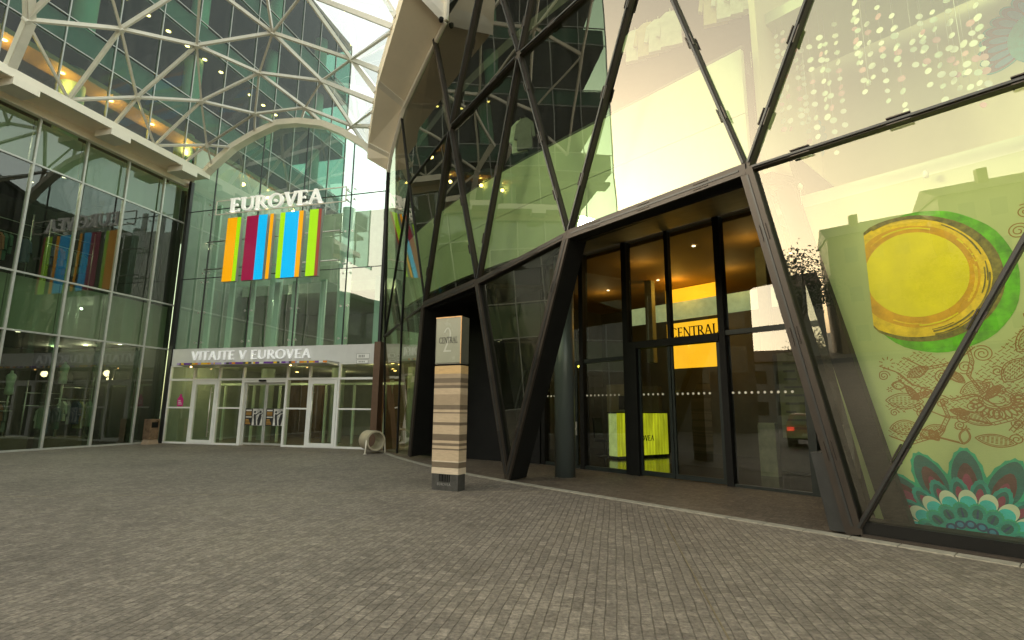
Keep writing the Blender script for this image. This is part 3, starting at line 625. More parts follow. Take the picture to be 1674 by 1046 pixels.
SV = -.42
def adj(u, z, v=SV): k = (17.79 + v) / 17.79; return 19.98 - (19.98 - u) * k, 1.5 + (z - 1.5) * k
ns = thing('name_sign', 'large white serif letters EUROVEA in a thin frame high on the glass', 'sign', U(4.6, SV, 9.9))
(u0, z0), (u1, z1) = adj(2.28, 9.95), adj(6.97, 10.57)
text(MB(), 'EUROVEA', U(u0, SV, z0), BX, BZ, z1 - z0, u1 - u0, .1, True, .17, .08, dot=True).build('letters', M('cream_white_letters', (.92, .90, .82), .4, var=.02, emit=.05), ns)
(u0, z0), (u1, z1) = adj(1.44, 9.93), adj(8.0, 10.56)
MB().ubox(u0, u1, SV + .02, SV + .05, z0 - .02, z0 + .02).ubox(u0, u1, SV + .02, SV + .05, z1 - .02, z1 + .02).ubox(u0 - .02, u0 + .02, SV + .02, SV + .05, z0, z1).ubox(u1 - .02, u1 + .02, SV + .02, SV + .05, z0, z1)\
    .tube(U(u0 + .5, SV + .04, z0 + .1), U(u0 + .5, 0, z0 + .1), .02).tube(U(u1 - .05, SV + .04, z1 - .1), U(u1 - .05, 0, z1 - .1), .02).tube(U(u1 - .05, SV + .04, z0 + .1), U(u1 - .05, 0, z0 + .1), .02).build('sign_frame', CREAM_LT, ns)
st_ = thing('striped_sign', 'row of tall orange, lime, maroon and blue sign boxes below the white letters', 'sign', U(4.6, SV, 6.8))
SC = {k: M('sign_' + k, c, .35, var=.03, scale=1, emit=0 if k == 'side' else .06) for k, c in dict(orange=(1.0, .42, .0), lime=(.40, .78, .0), maroon=(.30, .004, .05), blue=(.0, .50, 1.0), rust=(.30, .05, .03), side=(.42, .40, .36)).items()}
for lab, segs in (('orange and narrow lime sign box', [(2.24, 2.75, 'orange'), (2.755, 2.95, 'lime')]), ('maroon and blue sign box', [(3.25, 3.86, 'maroon'), (3.86, 4.31, 'blue')]), ('narrow orange sign box', [(4.45, 4.62, 'orange')]),
                  ('wide lime, blue and orange sign box', [(4.96, 5.21, 'lime'), (5.21, 5.88, 'blue'), (5.88, 6.10, 'orange')]), ('lime and rust sign box', [(6.40, 6.82, 'lime'), (6.82, 6.97, 'rust')])):
    (_, za_), (_, zb_) = adj(2, 6.80), adj(2, 9.67); ua_, ub_ = adj(segs[0][0], 7)[0], adj(segs[-1][1], 7)[0]
    mbx = MB().ubox(ua_, ub_, SV - .06, SV + .08, za_, zb_, 0); ms = [SC['side']]
    for a, b_, cname in segs:
        ms.append(SC[cname]); mbx.ubox(adj(a, 7)[0] + .004, adj(b_, 7)[0] - .004, SV - .072, SV - .061, za_ + .004, zb_ - .004, len(ms) - 1)
    mbx.build('sign_box', ms, st_, label=lab)
for z in (7.32, 8.55):
    MB().tube(U(1.5, SV + .13, z), U(8.05, SV + .13, z), .028).tube(U(1.55, SV + .13, z), U(1.55, 0, z), .02).tube(U(8.0, SV + .13, z), U(8.0, 0, z), .02).tube(U(4.75, SV + .13, z), U(4.75, 0, z), .02).build('support_rail', STEEL, st_)
INK = M('grey_ink', (.25, .24, .22), .6)
for i, (a, b_, lab) in enumerate([((583, 578), (604, 586), 'upper small framed notice plate at the right end of the white fascia'), ((583, 588), (602, 594), 'lower small framed notice plate at the right end of the white fascia')]):
    (u0, z1), (u1, z0) = atB(*a, -.07), atB(*b_, -.07)
    pt = thing('notice_plate', lab, 'plate', U(u0, -.07, z0))
    MB().ubox(u0, u1, -.07, -.061, z0, z1).build('plate', WHITE, pt)
    q = MB()
    for x0, x1, y0, y1 in ((u0, u1, z0, z0 + .012), (u0, u1, z1 - .012, z1), (u0, u0 + .012, z0 + .012, z1 - .012), (u1 - .012, u1, z0 + .012, z1 - .012)): q.ubox(x0, x1, -.076, -.0705, y0, y1)
    for k in range(4): q.ubox(u0 + .1 + k * .07, u0 + .14 + k * .07, -.076, -.0705, z0 + .05, z1 - .05)
    q.build('border', INK, pt)
PBK = M('poster_black', (.02, .02, .02), .5); PGR = M('poster_photo_grey', (.55, .53, .48), .5, var=.6, scale=4); PGO = M('poster_gold', (.42, .22, .04), .5); PWH = M('poster_white', (.7, .68, .62), .5)
for u0, lab in ((3.97, 'black and white dance poster on the left sliding door'), (4.97, 'black and white dance poster on the right sliding door')):
    p = thing('poster', lab, 'poster', U(u0, .09, .78))
    MB().ubox(u0, u0 + .86, .09, .098, .78, 1.46).build('sheet', PBK, p)
    q = MB().ubox(u0 + .36, u0 + .85, .084, .0895, .79, 1.45, 1)
    q.ubox(u0 + .04, u0 + .3, .084, .0895, 1.36, 1.41, 2).ubox(u0 + .04, u0 + .32, .084, .0895, 1.1, 1.14, 2)
    for k in range(3): q.ubox(u0 + .04, u0 + .30, .084, .0895, 1.19 + k * .055, 1.22 + k * .055, 0)
    for k in range(4): q.ubox(u0 + .04, u0 + .28 - .03 * k, .084, .0895, .84 + k * .055, .87 + k * .055, 0)
    for cx, lean in ((.52, -.05), (.68, .06)):                # two dancers, as dark silhouettes
        q.prism([(cx - .05, .0), (cx + .05, .0), (cx + .06 + lean, .34), (cx + .02 + lean, .46), (cx - .05 + lean, .42), (cx - .07, .2)], U(u0, .0835, .80), BX, BZ, 0, .002, 3)
        q.disc(U(u0 + cx + lean, .0835, .80 + .52), BX, BZ, .05, .002, 10, 3)
        q.prism([(cx + lean, .40), (cx + .16, .52), (cx + .17, .49), (cx + lean + .02, .34)], U(u0, .083, .80), BX, BZ, 0, .002, 3)
    q.build('print', [PGO, PGR, PWH, PBK], p)
(u0, z0) = atB(293, 664, -.02); pk = MB(); PINK = M('magenta_sticker', (.55, .02, .2), .5)
pk.prism([(-.15, 0), (.15, 0), (.16, .3), (.05, .42), (.05, .5), (-.05, .5), (-.05, .42), (-.16, .3)], U(u0, .004, z0), BX, BZ, 0, .004)
for k in range(3): pk.ubox(u0 - .1, u0 + .1 - .04 * k, -.003, -.0005, z0 + .08 + .07 * k, z0 + .11 + .07 * k, 1)
single(pk, 'door_sticker', [PINK, PWH], 'magenta bottle shaped sticker on the glass at the far left doors', 'sticker')

# tube bin and bronze bin
g = gp(609, 741); axis = (Vector((0, 0, 0)) - Vector((g.x, g.y, 0))).normalized(); axis = Matrix.Rotation(R_(24), 3, 'Z') @ axis; sx_ = axis.cross(BZ)
tb = thing('tube_stand', 'short cream metal tube lying across two legs beside the brown pillar', 'stand', g)
c_ = g + BZ * .43; q = MB(); n = 28
for r0, r1, a0, a1 in ((.33, .33, -.45, .25), (.28, .28, .25, -.45), (.33, .28, .25, .25), (.28, .33, -.45, -.45)):
    i0 = len(q.v)
    for rr, aa in ((r0, a0), (r1, a1)):
        for k in range(n): th = 2 * pi * k / n; q.v.append(c_ + axis * aa + (sx_ * cos(th) + BZ * sin(th)) * rr)
    for k in range(n): j = (k + 1) % n; q.f.append((i0 + k, i0 + j, i0 + n + j, i0 + n + k)); q.mi.append(0); q.sm.append(a0 != a1)
q.build('tube', M('cream_metal', (.52, .46, .33), .45, .3), tb)
for sg in (-1, 1): MB().tube(g + sx_ * (.36 * sg) + axis * .2, g + sx_ * (.325 * sg) + axis * .2 + BZ * .45, .022).disc(g + sx_ * (.36 * sg) + axis * .2, Vector((1, 0, 0)), Vector((0, 1, 0)), .06, .012).build('leg', CREAM_LT, tb)
bb = thing('waste_bin', 'knee high brown bronze bin standing against the shop windows', 'bin', U(.28, -.75, 0))
BRZ = M('polished_bronze', (.30, .20, .13), .3, .7, var=.4, scale=5)
MB().hexa([U(.1, -1.0, .2), U(.42, -1.0, .2), U(.42, -.58, .2), U(.1, -.58, .2)], [U(.1, -1.0, 1.0), U(.42, -1.0, 1.0), U(.42, -.58, 1.0), U(.1, -.58, 1.0)]).build('body', BRZ, bb)
MB().hexa([U(.07, -1.03, 0), U(.46, -1.03, 0), U(.46, -.55, 0), U(.07, -.55, 0)], [U(.12, -.98, .2), U(.40, -.98, .2), U(.40, -.60, .2), U(.12, -.60, .2)]).build('foot', M('stone_foot', (.3, .22, .15), .6), bb)
MB().ubox(.42, .43, -.93, -.65, .66, .88).build('slot', BLACK, bb)

# ================================================================== TOTEM
Mc = Vector((-.97, 9.96, 0)); fx = Vector((.894, -.447, 0)); fy = Vector((.447, .894, 0)); TW, TD = .60, .27
Lc = Mc - fx * TW
tot = thing('totem_sign', 'tall striped stone totem with a lit glass head reading 2 CENTRAL', 'totem', Lc + fx * .3 + fy * .13)
ST = [M('stone_' + n, c, .6, var=.12, scale=7, stretch=(1, 1, 5), bump=.1) for n, c in (('light', (.47, .355, .23)), ('tan', (.33, .245, .155)), ('dark', (.15, .11, .07)), ('orange', (.55, .36, .16)), ('white', (.58, .47, .34)))]
bands = [(618.5, 3), (625.4, 1), (633, 2), (636.8, 1), (641.4, 2), (651.4, 0), (667.9, 1), (675.2, 2), (679.3, 0), (681.2, 2), (695, 0), (699.6, 2), (713.4, 0), (723.2, 2), (727.2, 0), (731.3, 2), (735.4, 0), (737.8, 2), (754, 0), (756, 4), (764.6, 2), (774, 4)]
q = MB(); zt = 2.33
for yb, k in bands:
    zb = 2.33 - (yb - 605.5) / 168.5 * 2.03
    q.hexa([Lc + BZ * zb, Mc + BZ * zb, Mc + fy * TD + BZ * zb, Lc + fy * TD + BZ * zb], [Lc + BZ * zt, Mc + BZ * zt, Mc + fy * TD + BZ * zt, Lc + fy * TD + BZ * zt], k, caps=False); zt = zb
q.face([Lc + BZ * 2.33, Mc + BZ * 2.33, Mc + fy * TD + BZ * 2.33, Lc + fy * TD + BZ * 2.33], 0)
q.build('striped_shaft', ST, tot)
i_ = .012
q = MB().box(Lc + fx * i_ + fy * i_ + BZ * 0, fx * (TW - 2 * i_), fy * (TD - 2 * i_), BZ * .305)
q.build('plinth', M('dark_stone', (.05, .048, .042), .5, var=.4, scale=8), tot)
q = MB(); gx = Lc + fx * .17 - fy * (-.009)
for k, (x, wd) in enumerate(((0, .018), (.035, .012), (.06, .03), (.105, .012), (.13, .022), (.17, .03), (.22, .02))): q.box(gx + fx * x + BZ * .16 - fy * .004, fx * wd, fy * .006, BZ * .13, 0)
text(q, 'EUROVEA', Lc + fx * .13 + fy * .009 + BZ * .09, fx, BZ, .045, .3, .003, mi=1)
q.build('plinth_marks', [BLACK, INK], tot)
MB().box(Lc + fx * .03 + fy * .03 + BZ * 2.33, fx * (TW - .06), fy * (TD - .06), BZ * .035).build('shadow_gap', BLACK, tot)
hd = MB().box(Lc + BZ * 2.365, fx * TW, fy * TD, BZ * .92).build('head', M('head_metal', (.16, .16, .13), .35, .5), tot)
MB().box(Lc + fx * .025 - fy * .007 + BZ * 2.39, fx * (TW - .05), fy * .006, BZ * .87).build('face_plate', M('sage_glass', (.27, .275, .20), .25, var=.05), hd)
text(MB(), 'CENTRAL', Lc + fx * .085 - fy * .0096 + BZ * 2.77, fx, BZ, .12, .43, .002, T=.13, t=.07).build('lettering', M('dark_letters', (.06, .055, .04), .5), hd)
text(MB(), '2', Lc + fx * .19 - fy * .0074 + BZ * 2.6, fx, BZ, .48, .2, .001, T=.15, t=.06).build('numeral', M('pale_numeral', (.42, .42, .34), .4), hd)
MB().box(Lc - fy * .012 + BZ * 3.27, fx * TW, fy * .03, BZ * .022).box(Mc - fx * .022 - fy * .012 + BZ * 2.365, fx * .022, fy * .012, BZ * .9).build('glint_edge', M('glint_edge', (.5, .30, .14), .3, .6), hd)  # orange glint on the head's edges put in as a coloured strip

# ================================================================== FACETED BUILDING ON THE RIGHT
fac = thing('faceted_building', 'leaning glass building of bronze framed triangles with two cut out entrances', 'building', S(4, 4, 0))
OUTN = -RY
Q = {k: hit(x, y, f_skin) for k, (x, y) in dict(
    a0=(1400, 872), a1=(832, 782), a2=(672, 745), b2=(648, 741), b3=(627, 737), l0=(1222, 278), l1=(930, 385), l2=(782, 462), l3=(694.5, 499), l4=(628.5, 550), k3=(656, 529), lR=(1858, 72),
    m0=(849.6, 91), m1=(737.5, 209.5), p0=(1057, -98), p1=(1385, -180), q0=(885, -80), q1=(798, -78), r1=(709, 60), n3=(668, 300), c0=(633.5, 279), c1=(655, 187)).items()}
Q['aR'] = S(-6.44, skin_d(0, 0), .02); Q['lR2'] = S(-6.3, skin_d(0, 4.9), 4.95); Q['pR'] = S(-4.4, skin_d(0, 9), 9.0)
Q['t0'] = S(2.2, skin_d(0, 13), 13.2); Q['t1'] = S(-1.5, skin_d(0, 13), 13.0); Q['t2'] = S(5.0, skin_d(0, 13), 13.4)
PANES = """l0-lR-a0 a0-lR-aR aR-lR-lR2 l0-p0-l1 l0-p1-p0 l0-lR-p1 lR-pR-p1 lR-lR2-pR l1-p0-m0 l1-m0-l2 l2-m0-m1 l2-m1-l3 m0-p0-q0 m0-q0-q1 m0-q1-m1 m1-q1-r1 m1-r1-n3 n3-m1-l3 n3-l3-k3 n3-k3-l4 n3-l4-c0 n3-c0-c1 n3-c1-r1
l1-l2-a1 l3-k3-b2 l3-b2-a2 k3-l4-b3 k3-b3-b2 p0-p1-t0 p1-t1-t0 p1-pR-t1 p0-t0-q0 q0-t0-t2""".split()
cf = S(3, -.3, 5)
for tq in PANES:
    P = [Q[k] for k in tq.split('-')]; off = RY * .03 + RY * 0
    MB().face([p + off for p in P]).build('glass_pane', G_SHOW if tq in ('l0-lR-a0', 'a0-lR-aR', 'aR-lR-lR2') else G_FACET, fac)
THIN = """l0-lR lR-lR2 a0-lR aR-lR l0-p0 l0-p1 lR-p1 lR-pR l1-p0 l1-m0 l2-m0 l2-m1 l3-m1 m0-p0 m0-q0 m0-q1 m1-q1 m0-m1 m1-r1 l3-l4 p0-p1 p1-pR p0-t0 p1-t0 p1-t1""".split()
FINE = """n3-m1 n3-l3 n3-l4 n3-c1 n3-k3 k3-b2 c0-l4 l4-b3""".split()
def fbar(e, wd, dep, off, mname='frame_bar', mt=None):
    a, b_ = (Q[k] for k in e.split('-')); t = (b_ - a).normalized()
    return MB().bar(a, b_, t.cross(OUTN), wd, dep, 0, off).build(mname, mt or BRONZE, fac)
for e in THIN: fbar(e, .062, .13, -.05)
for e in FINE: fbar(e, .03, .06, -.01, 'glazing_joint', JOINT)
for e, wd, dep in (('l0-l1', .17, .40), ('l1-a1', .15, .50), ('l0-a0', .18, .45), ('l1-l2', .12, .2), ('l2-a1', .12, .5), ('l2-l3', .18, .4), ('l3-a2', .14, 1.5)): fbar(e, wd, dep, -.06, 'portal_frame', BLACK)  # shade on the bronze frames' sides put in as black boxes
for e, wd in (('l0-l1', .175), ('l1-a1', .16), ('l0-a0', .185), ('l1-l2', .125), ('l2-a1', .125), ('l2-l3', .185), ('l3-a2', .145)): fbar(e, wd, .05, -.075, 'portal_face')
# narrow outer caps and clamps that sit proud of the bars
for e in THIN[:18] + ['l0-l1', 'l1-a1', 'l0-a0', 'l1-l2', 'l2-a1', 'l2-l3']:
    a, b_ = (Q[k] for k in e.split('-')); t = (b_ - a).normalized(); sd_ = t.cross(OUTN); L = (b_ - a).length
    MB().bar(a + t * .1, b_ - t * .1, sd_, .03, .03, 0, -.085).build('cover_strip', DARKGREY, fac)
    for fq in ((.2, .5, .8) if L > 3.5 else (.32, .72)):
        c_ = a.lerp(b_, fq); cm = MB()
        for sg in (-1, 1):
            cm.bar(c_ - t * .12 + sd_ * (.042 * sg), c_ + t * .12 + sd_ * (.042 * sg), sd_, .014, .045, 0, -.088)
            cm.bar(c_ + t * (.113 * sg) - sd_ * .035, c_ + t * (.113 * sg) + sd_ * .035, t, .014, .044, 0, -.088)
        cm.build('clamp', BRONZE, fac)
MB().hexa([Q['a0'] + RX * .28 - RY * .05, Q['a0'] - RX * .02 - RY * .05, Q['a0'] - RX * .02 + RY * .5, Q['a0'] + RX * .28 + RY * .5], [p + BZ * .95 + RX * .27 for p in (Q['a0'] + RX * .14 - RY * .1, Q['a0'] - RX * .1 - RY * .1, Q['a0'] - RX * .1 + RY * .5, Q['a0'] + RX * .14 + RY * .5)]).build('column_boot', DARKGREY, fac)
MB().sbox(-7, -.12, -.03, .35, 0, .19).build('base_sill', BLACK, fac)
MB().sbox(-7, -.1, -.06, -.031, .0, .05).build('sill_edge', BRONZE, fac)
# structural column leaning behind the mural glass, soffits, black passage
MB().bar(S(.62, .42, 4.9), S(-.42, .36, 0), RX, .26, .2).build('inner_column', BLACK, fac)
sf_ = MB(); e0 = .12
sf_.hexa([S(.55, -.15, 4.84), S(4.7, -.15, 4.78), S(8.3, 2.9, 5.72), S(.85, 2.9, 5.72)], [S(.55, -.15, 4.94), S(4.7, -.15, 4.88), S(8.3, 2.9, 5.82), S(.85, 2.9, 5.82)])
sf_.hexa([S(7.2, -.1, 4.35), S(10.4, .2, 4.25), S(12.6, 2.6, 4.6), S(8.0, 2.6, 4.9)], [S(7.2, -.1, 4.45), S(10.4, .2, 4.35), S(12.6, 2.6, 4.7), S(8.0, 2.6, 5.0)])
each(sf_, 'soffit', BLACK, fac)
MB().hexa([S(8.45, 2.9, 0), S(12.9, 1.7, 0), S(12.9, 1.9, 0), S(8.45, 3.1, 0)], [S(8.45, 2.9, 5.7), S(12.9, 1.7, 5.7), S(12.9, 1.9, 5.7), S(8.45, 3.1, 5.7)]).build('passage_wall', BLACK, fac)
MB().bar(S(9.5, 2.45, 0), S(8.7, 2.6, 2.6), RX, .08, .06).build('passage_trim', DARKGREY, fac)
MB().hexa([S(-.12, .82, 0), S(.66, 2.9, 0), S(.58, 2.9, 0), S(-.2, .82, 0)], [S(.66, .82, 5.6), S(.66, 2.9, 5.6), S(.58, 2.9, 5.6), S(.58, .82, 5.6)]).build('side_wall', BLACK, fac)
# parapet of the first floor behind the glass
pp = MB()
for k in range(13):
    s0, s1 = 1.0 + k, 2.0 + k; d0, d1 = bend(s0) + .18, bend(s1) + .18
    for z0, z1, ins in ((5.0, 6.2, 0), (6.215, 7.35, 0)):
        pp.hexa([S(s0, d0, z0), S(s1, d1, z0), S(s1, d1 + .1, z0), S(s0, d0 + .1, z0)], [S(s0, d0, z1), S(s1, d1, z1), S(s1, d1 + .1, z1), S(s0, d0 + .1, z1)])
each(pp, 'parapet_panel', SPAN_R, fac)
rl = MB()
for k in range(13): rl.bar(S(1.0 + k, bend(1.0 + k) + .23, 7.42), S(2.0 + k, bend(2.0 + k) + .23, 7.42), BZ, .05, .08)
rl.build('parapet_rail', DARKGREY, fac)
sb = MB()
for k in range(13):
    s0, s1 = 1.0 + k, 2.0 + k; d0, d1 = bend(s0) + .35, bend(s1) + .35
    for z0, z1 in ((7.0, 7.2), (10.9, 11.2)): sb.hexa([S(s0, d0, z0), S(s1, d1, z0), S(s1, 9, z0), S(s0, 9, z0)], [S(s0, d0, z1), S(s1, d1, z1), S(s1, 9, z1), S(s0, 9, z1)])
each(sb, 'floor_slab', M('upper_ceiling', (.07, .065, .055), .8), fac)
each(MB().sbox(1.0, 14, 7, 7.2, 7.2, 10.9).sbox(13.9, 14.0, 2.5, 7, 0, 10.9), 'upper_back_wall', DARKROOM, fac)
# atrium at the right end: double height room behind the upper glass
AW = M('cream_wall', (.56, .52, .36), .7, var=.06, scale=.6)
each(MB().sbox(-9, .95, 3.2, 3.4, 4.75, 12.5).sbox(.85, .95, .5, 3.2, 5.0, 12.5), 'atrium_wall', AW, fac)
MB().sbox(-9, .95, .62, 3.2, 4.55, 4.75).build('atrium_ledge', SPAN_R, fac)
MB().sbox(-9, .9, .9, 2.8, 8.1, 8.3).build('atrium_gallery', SPAN_R, fac)
MB().hexa([S(-9, .6, 0), S(-.12, .6, 0), S(-.12, .8, 0), S(-9, .8, 0)], [S(-9, .6, 4.55), S(.62, .6, 4.55), S(.62, .8, 4.55), S(-9, .8, 4.55)]).build('mural_wall', MINT, fac)
each(MB().sbox(-9, 14, 9, 9.2, 7.2, 13.4).sbox(-9, 1, 0.3, 9.2, 13.4, 13.6), 'roof_shell', DARKGREY, fac)

sb = MB()
for k in range(13):
    s0, s1 = 1.0 + k, 2.0 + k; d0, d1 = bend_z(s0, 13) - .05, bend_z(s1, 13) - .05
    sb.hexa([S(s0, d0, 13.4), S(s1, d1, 13.4), S(s1, 9.2, 13.4), S(s0, 9.2, 13.4)], [S(s0, d0, 13.6), S(s1, d1, 13.6), S(s1, 9.2, 13.6), S(s0, 9.2, 13.6)])
sb.hexa([S(13.7, 1.2, 4.2), S(13.9, 1.2, 4.2), S(13.9, 9, 4.2), S(13.7, 9, 4.2)], [S(13.7, .72, 13.39), S(13.9, .72, 13.39), S(13.9, 9, 13.39), S(13.7, 9, 13.39)])
each(sb, 'roof_slab', DARKROOM, fac)
# -------------------------------------------------------------- mural
EXM = -RX
def mpx(x, y): s, z = atR(x, y, .6); return -.31 - s, z
MO = S(-.31, .6, 0)
mu = thing('wall_mural', 'painted mural of a yellow and green circle, brown paisley drawing and teal peacock fan', 'mural', MO)
def blob(mb, pts, layer, mi=0, zmin=.1):
    pts = [(max(0, x), max(zmin, z)) for x, z in pts]; mb.prism(pts, MO + OUTN * (.002 * layer), EXM, BZ, 0, .0016, mi)
def ell(cx, cy, rx, ry, wob=.0, n=48, seed=0):
    rr = random.Random(seed); ph = [rr.uniform(0, 6) for _ in range(3)]; o = []
    for k in range(n):
        a = -2 * pi * k / n; f = 1 + wob * (sin(2 * a + ph[0]) + .6 * sin(5 * a + ph[1]) + .4 * sin(11 * a + ph[2])); o.append(mpx(cx + rx * f * cos(a), cy + ry * f * sin(a)))
    return o
PAINT = {k: M('paint_' + k, tuple(x * .80 for x in c), .55, var=v, scale=sc, stretch=(1, 1, 1)) for k, c, v, sc in (('yellow', (.84, .74, .0), .12, 2.5), ('ochre', (.70, .38, .0), .25, 6), ('gold', (.86, .60, .01), .3, 8), ('umber', (.17, .15, .02), .7, 14),
         ('green', (.10, .46, .0), .45, 6), ('brown', (.30, .15, .015), .1, 4), ('teal', (.0, .12, .13), .25, 8), ('sea', (.0, .30, .29), .3, 9), ('emerald', (.0, .38, .24), .2, 8), ('plum', (.09, .03, .035), .3, 8),
         ('wine', (.24, .03, .10), .2, 8), ('aqua', (.02, .52, .60), .2, 5), ('ice', (.62, .72, .60), .1, 4), ('navy', (.01, .05, .16), .2, 8), ('azure', (.02, .22, .42), .2, 8))}
q = MB()
blob(q, ell(1532, 460, 136, 117, .012, seed=1), 1, 0); blob(q, ell(1506, 455, 138, 103, .006, seed=2), 2, 1); blob(q, ell(1498, 455, 124, 97, .006, seed=3), 3, 2); blob(q, ell(1498, 452, 104, 84, .008, seed=4), 4, 3); blob(q, ell(1500, 449, 86, 69, .004, seed=5), 5, 4)
rr = random.Random(3)
for k in range(46):                                       # brush strokes along the rings
    c_, l_ = rr.choice([(1, 112), (3, 104), (2, 96), (1, 122), (3, 92), (4, 100)]); a0 = rr.uniform(0, 2 * pi); n = rr.randint(6, 14); f = rr.uniform(.97, 1.03)
    P = [mpx(1500 + l_ * f * cos(a0 + .07 * i), 452 + l_ * .80 * f * sin(a0 + .07 * i)) for i in range(n)]
    if min(p[0] for p in P) > .02: q.ribbon(P, MO + OUTN * .0122, EXM, BZ, rr.uniform(.008, .022), .0004 + .00003 * k, c_)
q.build('painted_circle', [PAINT['green'], PAINT['umber'], PAINT['gold'], PAINT['ochre'], PAINT['yellow']], mu)
q = MB(); rr = random.Random(11); LW = .011
def curve(pts, wd=LW): q.ribbon([(max(.004, x), z) for x, z in pts], MO + OUTN * (.0016 + .00001 * rr.randrange(30)), EXM, BZ, wd, .0012)
def leaf(cx, cz, L, W, ang, dots=True):
    ca, sa = cos(ang), sin(ang); f = lambda x, y: (cx + x * ca - y * sa, cz + x * sa + y * ca)
    for sg in (1, -1):
        curve([f(L * k / 10, sg * W * sin(pi * k / 10) ** .8) for k in range(11)])
        curve([f(L * (.08 + .84 * k / 10), sg * W * .78 * sin(pi * k / 10) ** .8) for k in range(11)], LW * .7)
    if dots:
        for i in range(1, 9):
            for j in (-2, -1, 0, 1, 2):
                x, y = L * i / 9.5, W * .22 * j
                if abs(y) < W * .6 * sin(pi * i / 9.5): curve([f(x - .011, y), f(x + .011, y + .006)], LW * .8)
def spiral(cx, cz, r, turns, a0, sg=1):
    n = int(16 * turns); curve([(cx + r * (1 - .85 * k / n) * cos(a0 + sg * 2 * pi * k / 16), cz + r * (1 - .85 * k / n) * sin(a0 + sg * 2 * pi * k / 16)) for k in range(n + 1)])
def field(x0, x1, z0, z1, st, test=lambda x, z: True):
    z = z0; i = 0
    while z < z1:
        x = x0 + (st / 2 if i % 2 else 0)
        while x < x1:
            if test(x, z):
                a = .6 if i % 2 else -.7; l = st * .36
                curve([(x - l * cos(a), z - l * sin(a)), (x + l * cos(a), z + l * sin(a))], LW * .75)
                if (i + int(x * 40)) % 3 == 0: curve([(x - l * .6 * sin(a), z + l * .6 * cos(a)), (x + l * .6 * sin(a), z - l * .6 * cos(a))], LW * .75)
            x += st
        z += st * .55; i += 1
def branch(pts, wd=.035):
    n = 40; P = []
    for k in range(n + 1):
        t = k / n * (len(pts) - 1); i = min(int(t), len(pts) - 2); f = t - i; f = f * f * (3 - 2 * f)
        P.append((pts[i][0] + (pts[i + 1][0] - pts[i][0]) * f, pts[i][1] + (pts[i + 1][1] - pts[i][1]) * f))
    curve([(x - wd / 2, z + wd * .3) for x, z in P]); curve([(x + wd / 2, z - wd * .3) for x, z in P])
    for k in range(2, n, 2): curve([(P[k][0] - wd * .2, P[k][1] + .01), (P[k][0] + wd * .2, P[k][1] - .01)], LW * .7)
field(.22, .80, 1.78, 2.28, .062, lambda x, z: z < 2.16 - .5 * abs(x - .45) + .12 and (x - .72) ** 2 + (z - 1.72) ** 2 > .03)
field(.98, 1.8, 1.75, 2.75, .066, lambda x, z: z < 2.0 + (x - .98) * 1.1)
field(1.25, 1.9, 1.15, 1.65, .055, lambda x, z: ((x - 1.6) ** 2 / .16 + (z - 1.35) ** 2 / .06) < 1)
branch([(.03, 2.1), (.2, 2.02), (.34, 1.86), (.52, 1.78), (.72, 1.66), (.95, 1.72), (1.15, 1.55), (1.4, 1.62), (1.75, 1.5)])
branch([(.45, 1.55), (.62, 1.46), (.85, 1.44), (1.05, 1.38), (1.25, 1.45)]); branch([(.92, 2.35), (.95, 2.12), (.90, 1.95), (1.0, 1.75)]); branch([(.62, 1.62), (.66, 1.46), (.58, 1.3), (.46, 1.22)])
leaf(.04, 1.66, .40, .10, -.05); leaf(.05, 1.30, .32, .09, .12); leaf(.36, 1.2, .3, .08, .5); leaf(.74, 1.52, .34, .07, -.45); leaf(.80, 1.74, .3, .09, .35); leaf(.30, 1.95, .26, .06, .5)
leaf(1.2, 1.86, .34, .1, .9); leaf(1.5, 1.75, .3, .08, -.3); leaf(.88, 1.22, .36, .07, -.15); leaf(1.35, 2.2, .42, .12, .8)
for k in range(26):
    x_, z_ = rr.uniform(.08, 1.75), rr.uniform(1.12, 2.25)
    if (x_ - .5) ** 2 + (z_ - 2.75) ** 2 < .3: continue
    (leaf(x_, z_, rr.uniform(.14, .26), rr.uniform(.035, .06), rr.uniform(-1.2, 1.4), rr.random() < .6) if k % 2 else spiral(x_, z_, rr.uniform(.04, .07), 1.8, rr.uniform(0, 6), rr.choice([1, -1])))
for k in range(3): field(.05 + .55 * k, .5 + .55 * k, 1.2 + .12 * k, 1.62 + .1 * k, .058, lambda x, z: sin(x * 9 + k) + cos(z * 11) > .35)
branch([(.05, 1.2), (.25, 1.12), (.5, 1.22), (.75, 1.15)]); branch([(1.2, 1.3), (1.35, 1.5), (1.5, 1.9), (1.7, 2.1)]); branch([(.3, 2.2), (.5, 2.05), (.75, 2.1), (.98, 2.3)])
for cx, cz, r, t_, a, sg in ((.05, 1.98, .07, 2, 0, 1), (.48, 1.75, .075, 2, 1, 1), (.6, 1.62, .06, 1.6, 3, -1), (.42, 1.5, .07, 2, 2, 1), (.76, 1.36, .06, 2, 0, -1), (.66, 1.94, .09, 2.2, 1, 1), (.88, 2.05, .085, 2, 4, 1), (1.05, 2.2, .1, 2.4, 2, -1), (1.1, 1.5, .07, 2, 2, 1), (1.3, 1.66, .08, 2, 1, 1),
                               (1.52, 3.6, .1, 2.3, 0, 1), (1.6, 3.82, .09, 2, 2, -1), (1.75, 3.55, .12, 2.4, 1, 1), (1.55, 2.62, .1, 2.2, 3, 1), (1.78, 2.8, .1, 2, 0, -1), (1.7, 2.35, .09, 2, 1, 1), (.12, 1.5, .05, 1.6, 0, 1)): spiral(cx, cz, r, t_, a, sg)
for k in range(13):                                        # flower head
    a = pi * 1.05 + pi * 1.0 * k / 12; leaf(1.12 + .13 * cos(a), 1.66 + .11 * sin(a), .12, .028, a, False)
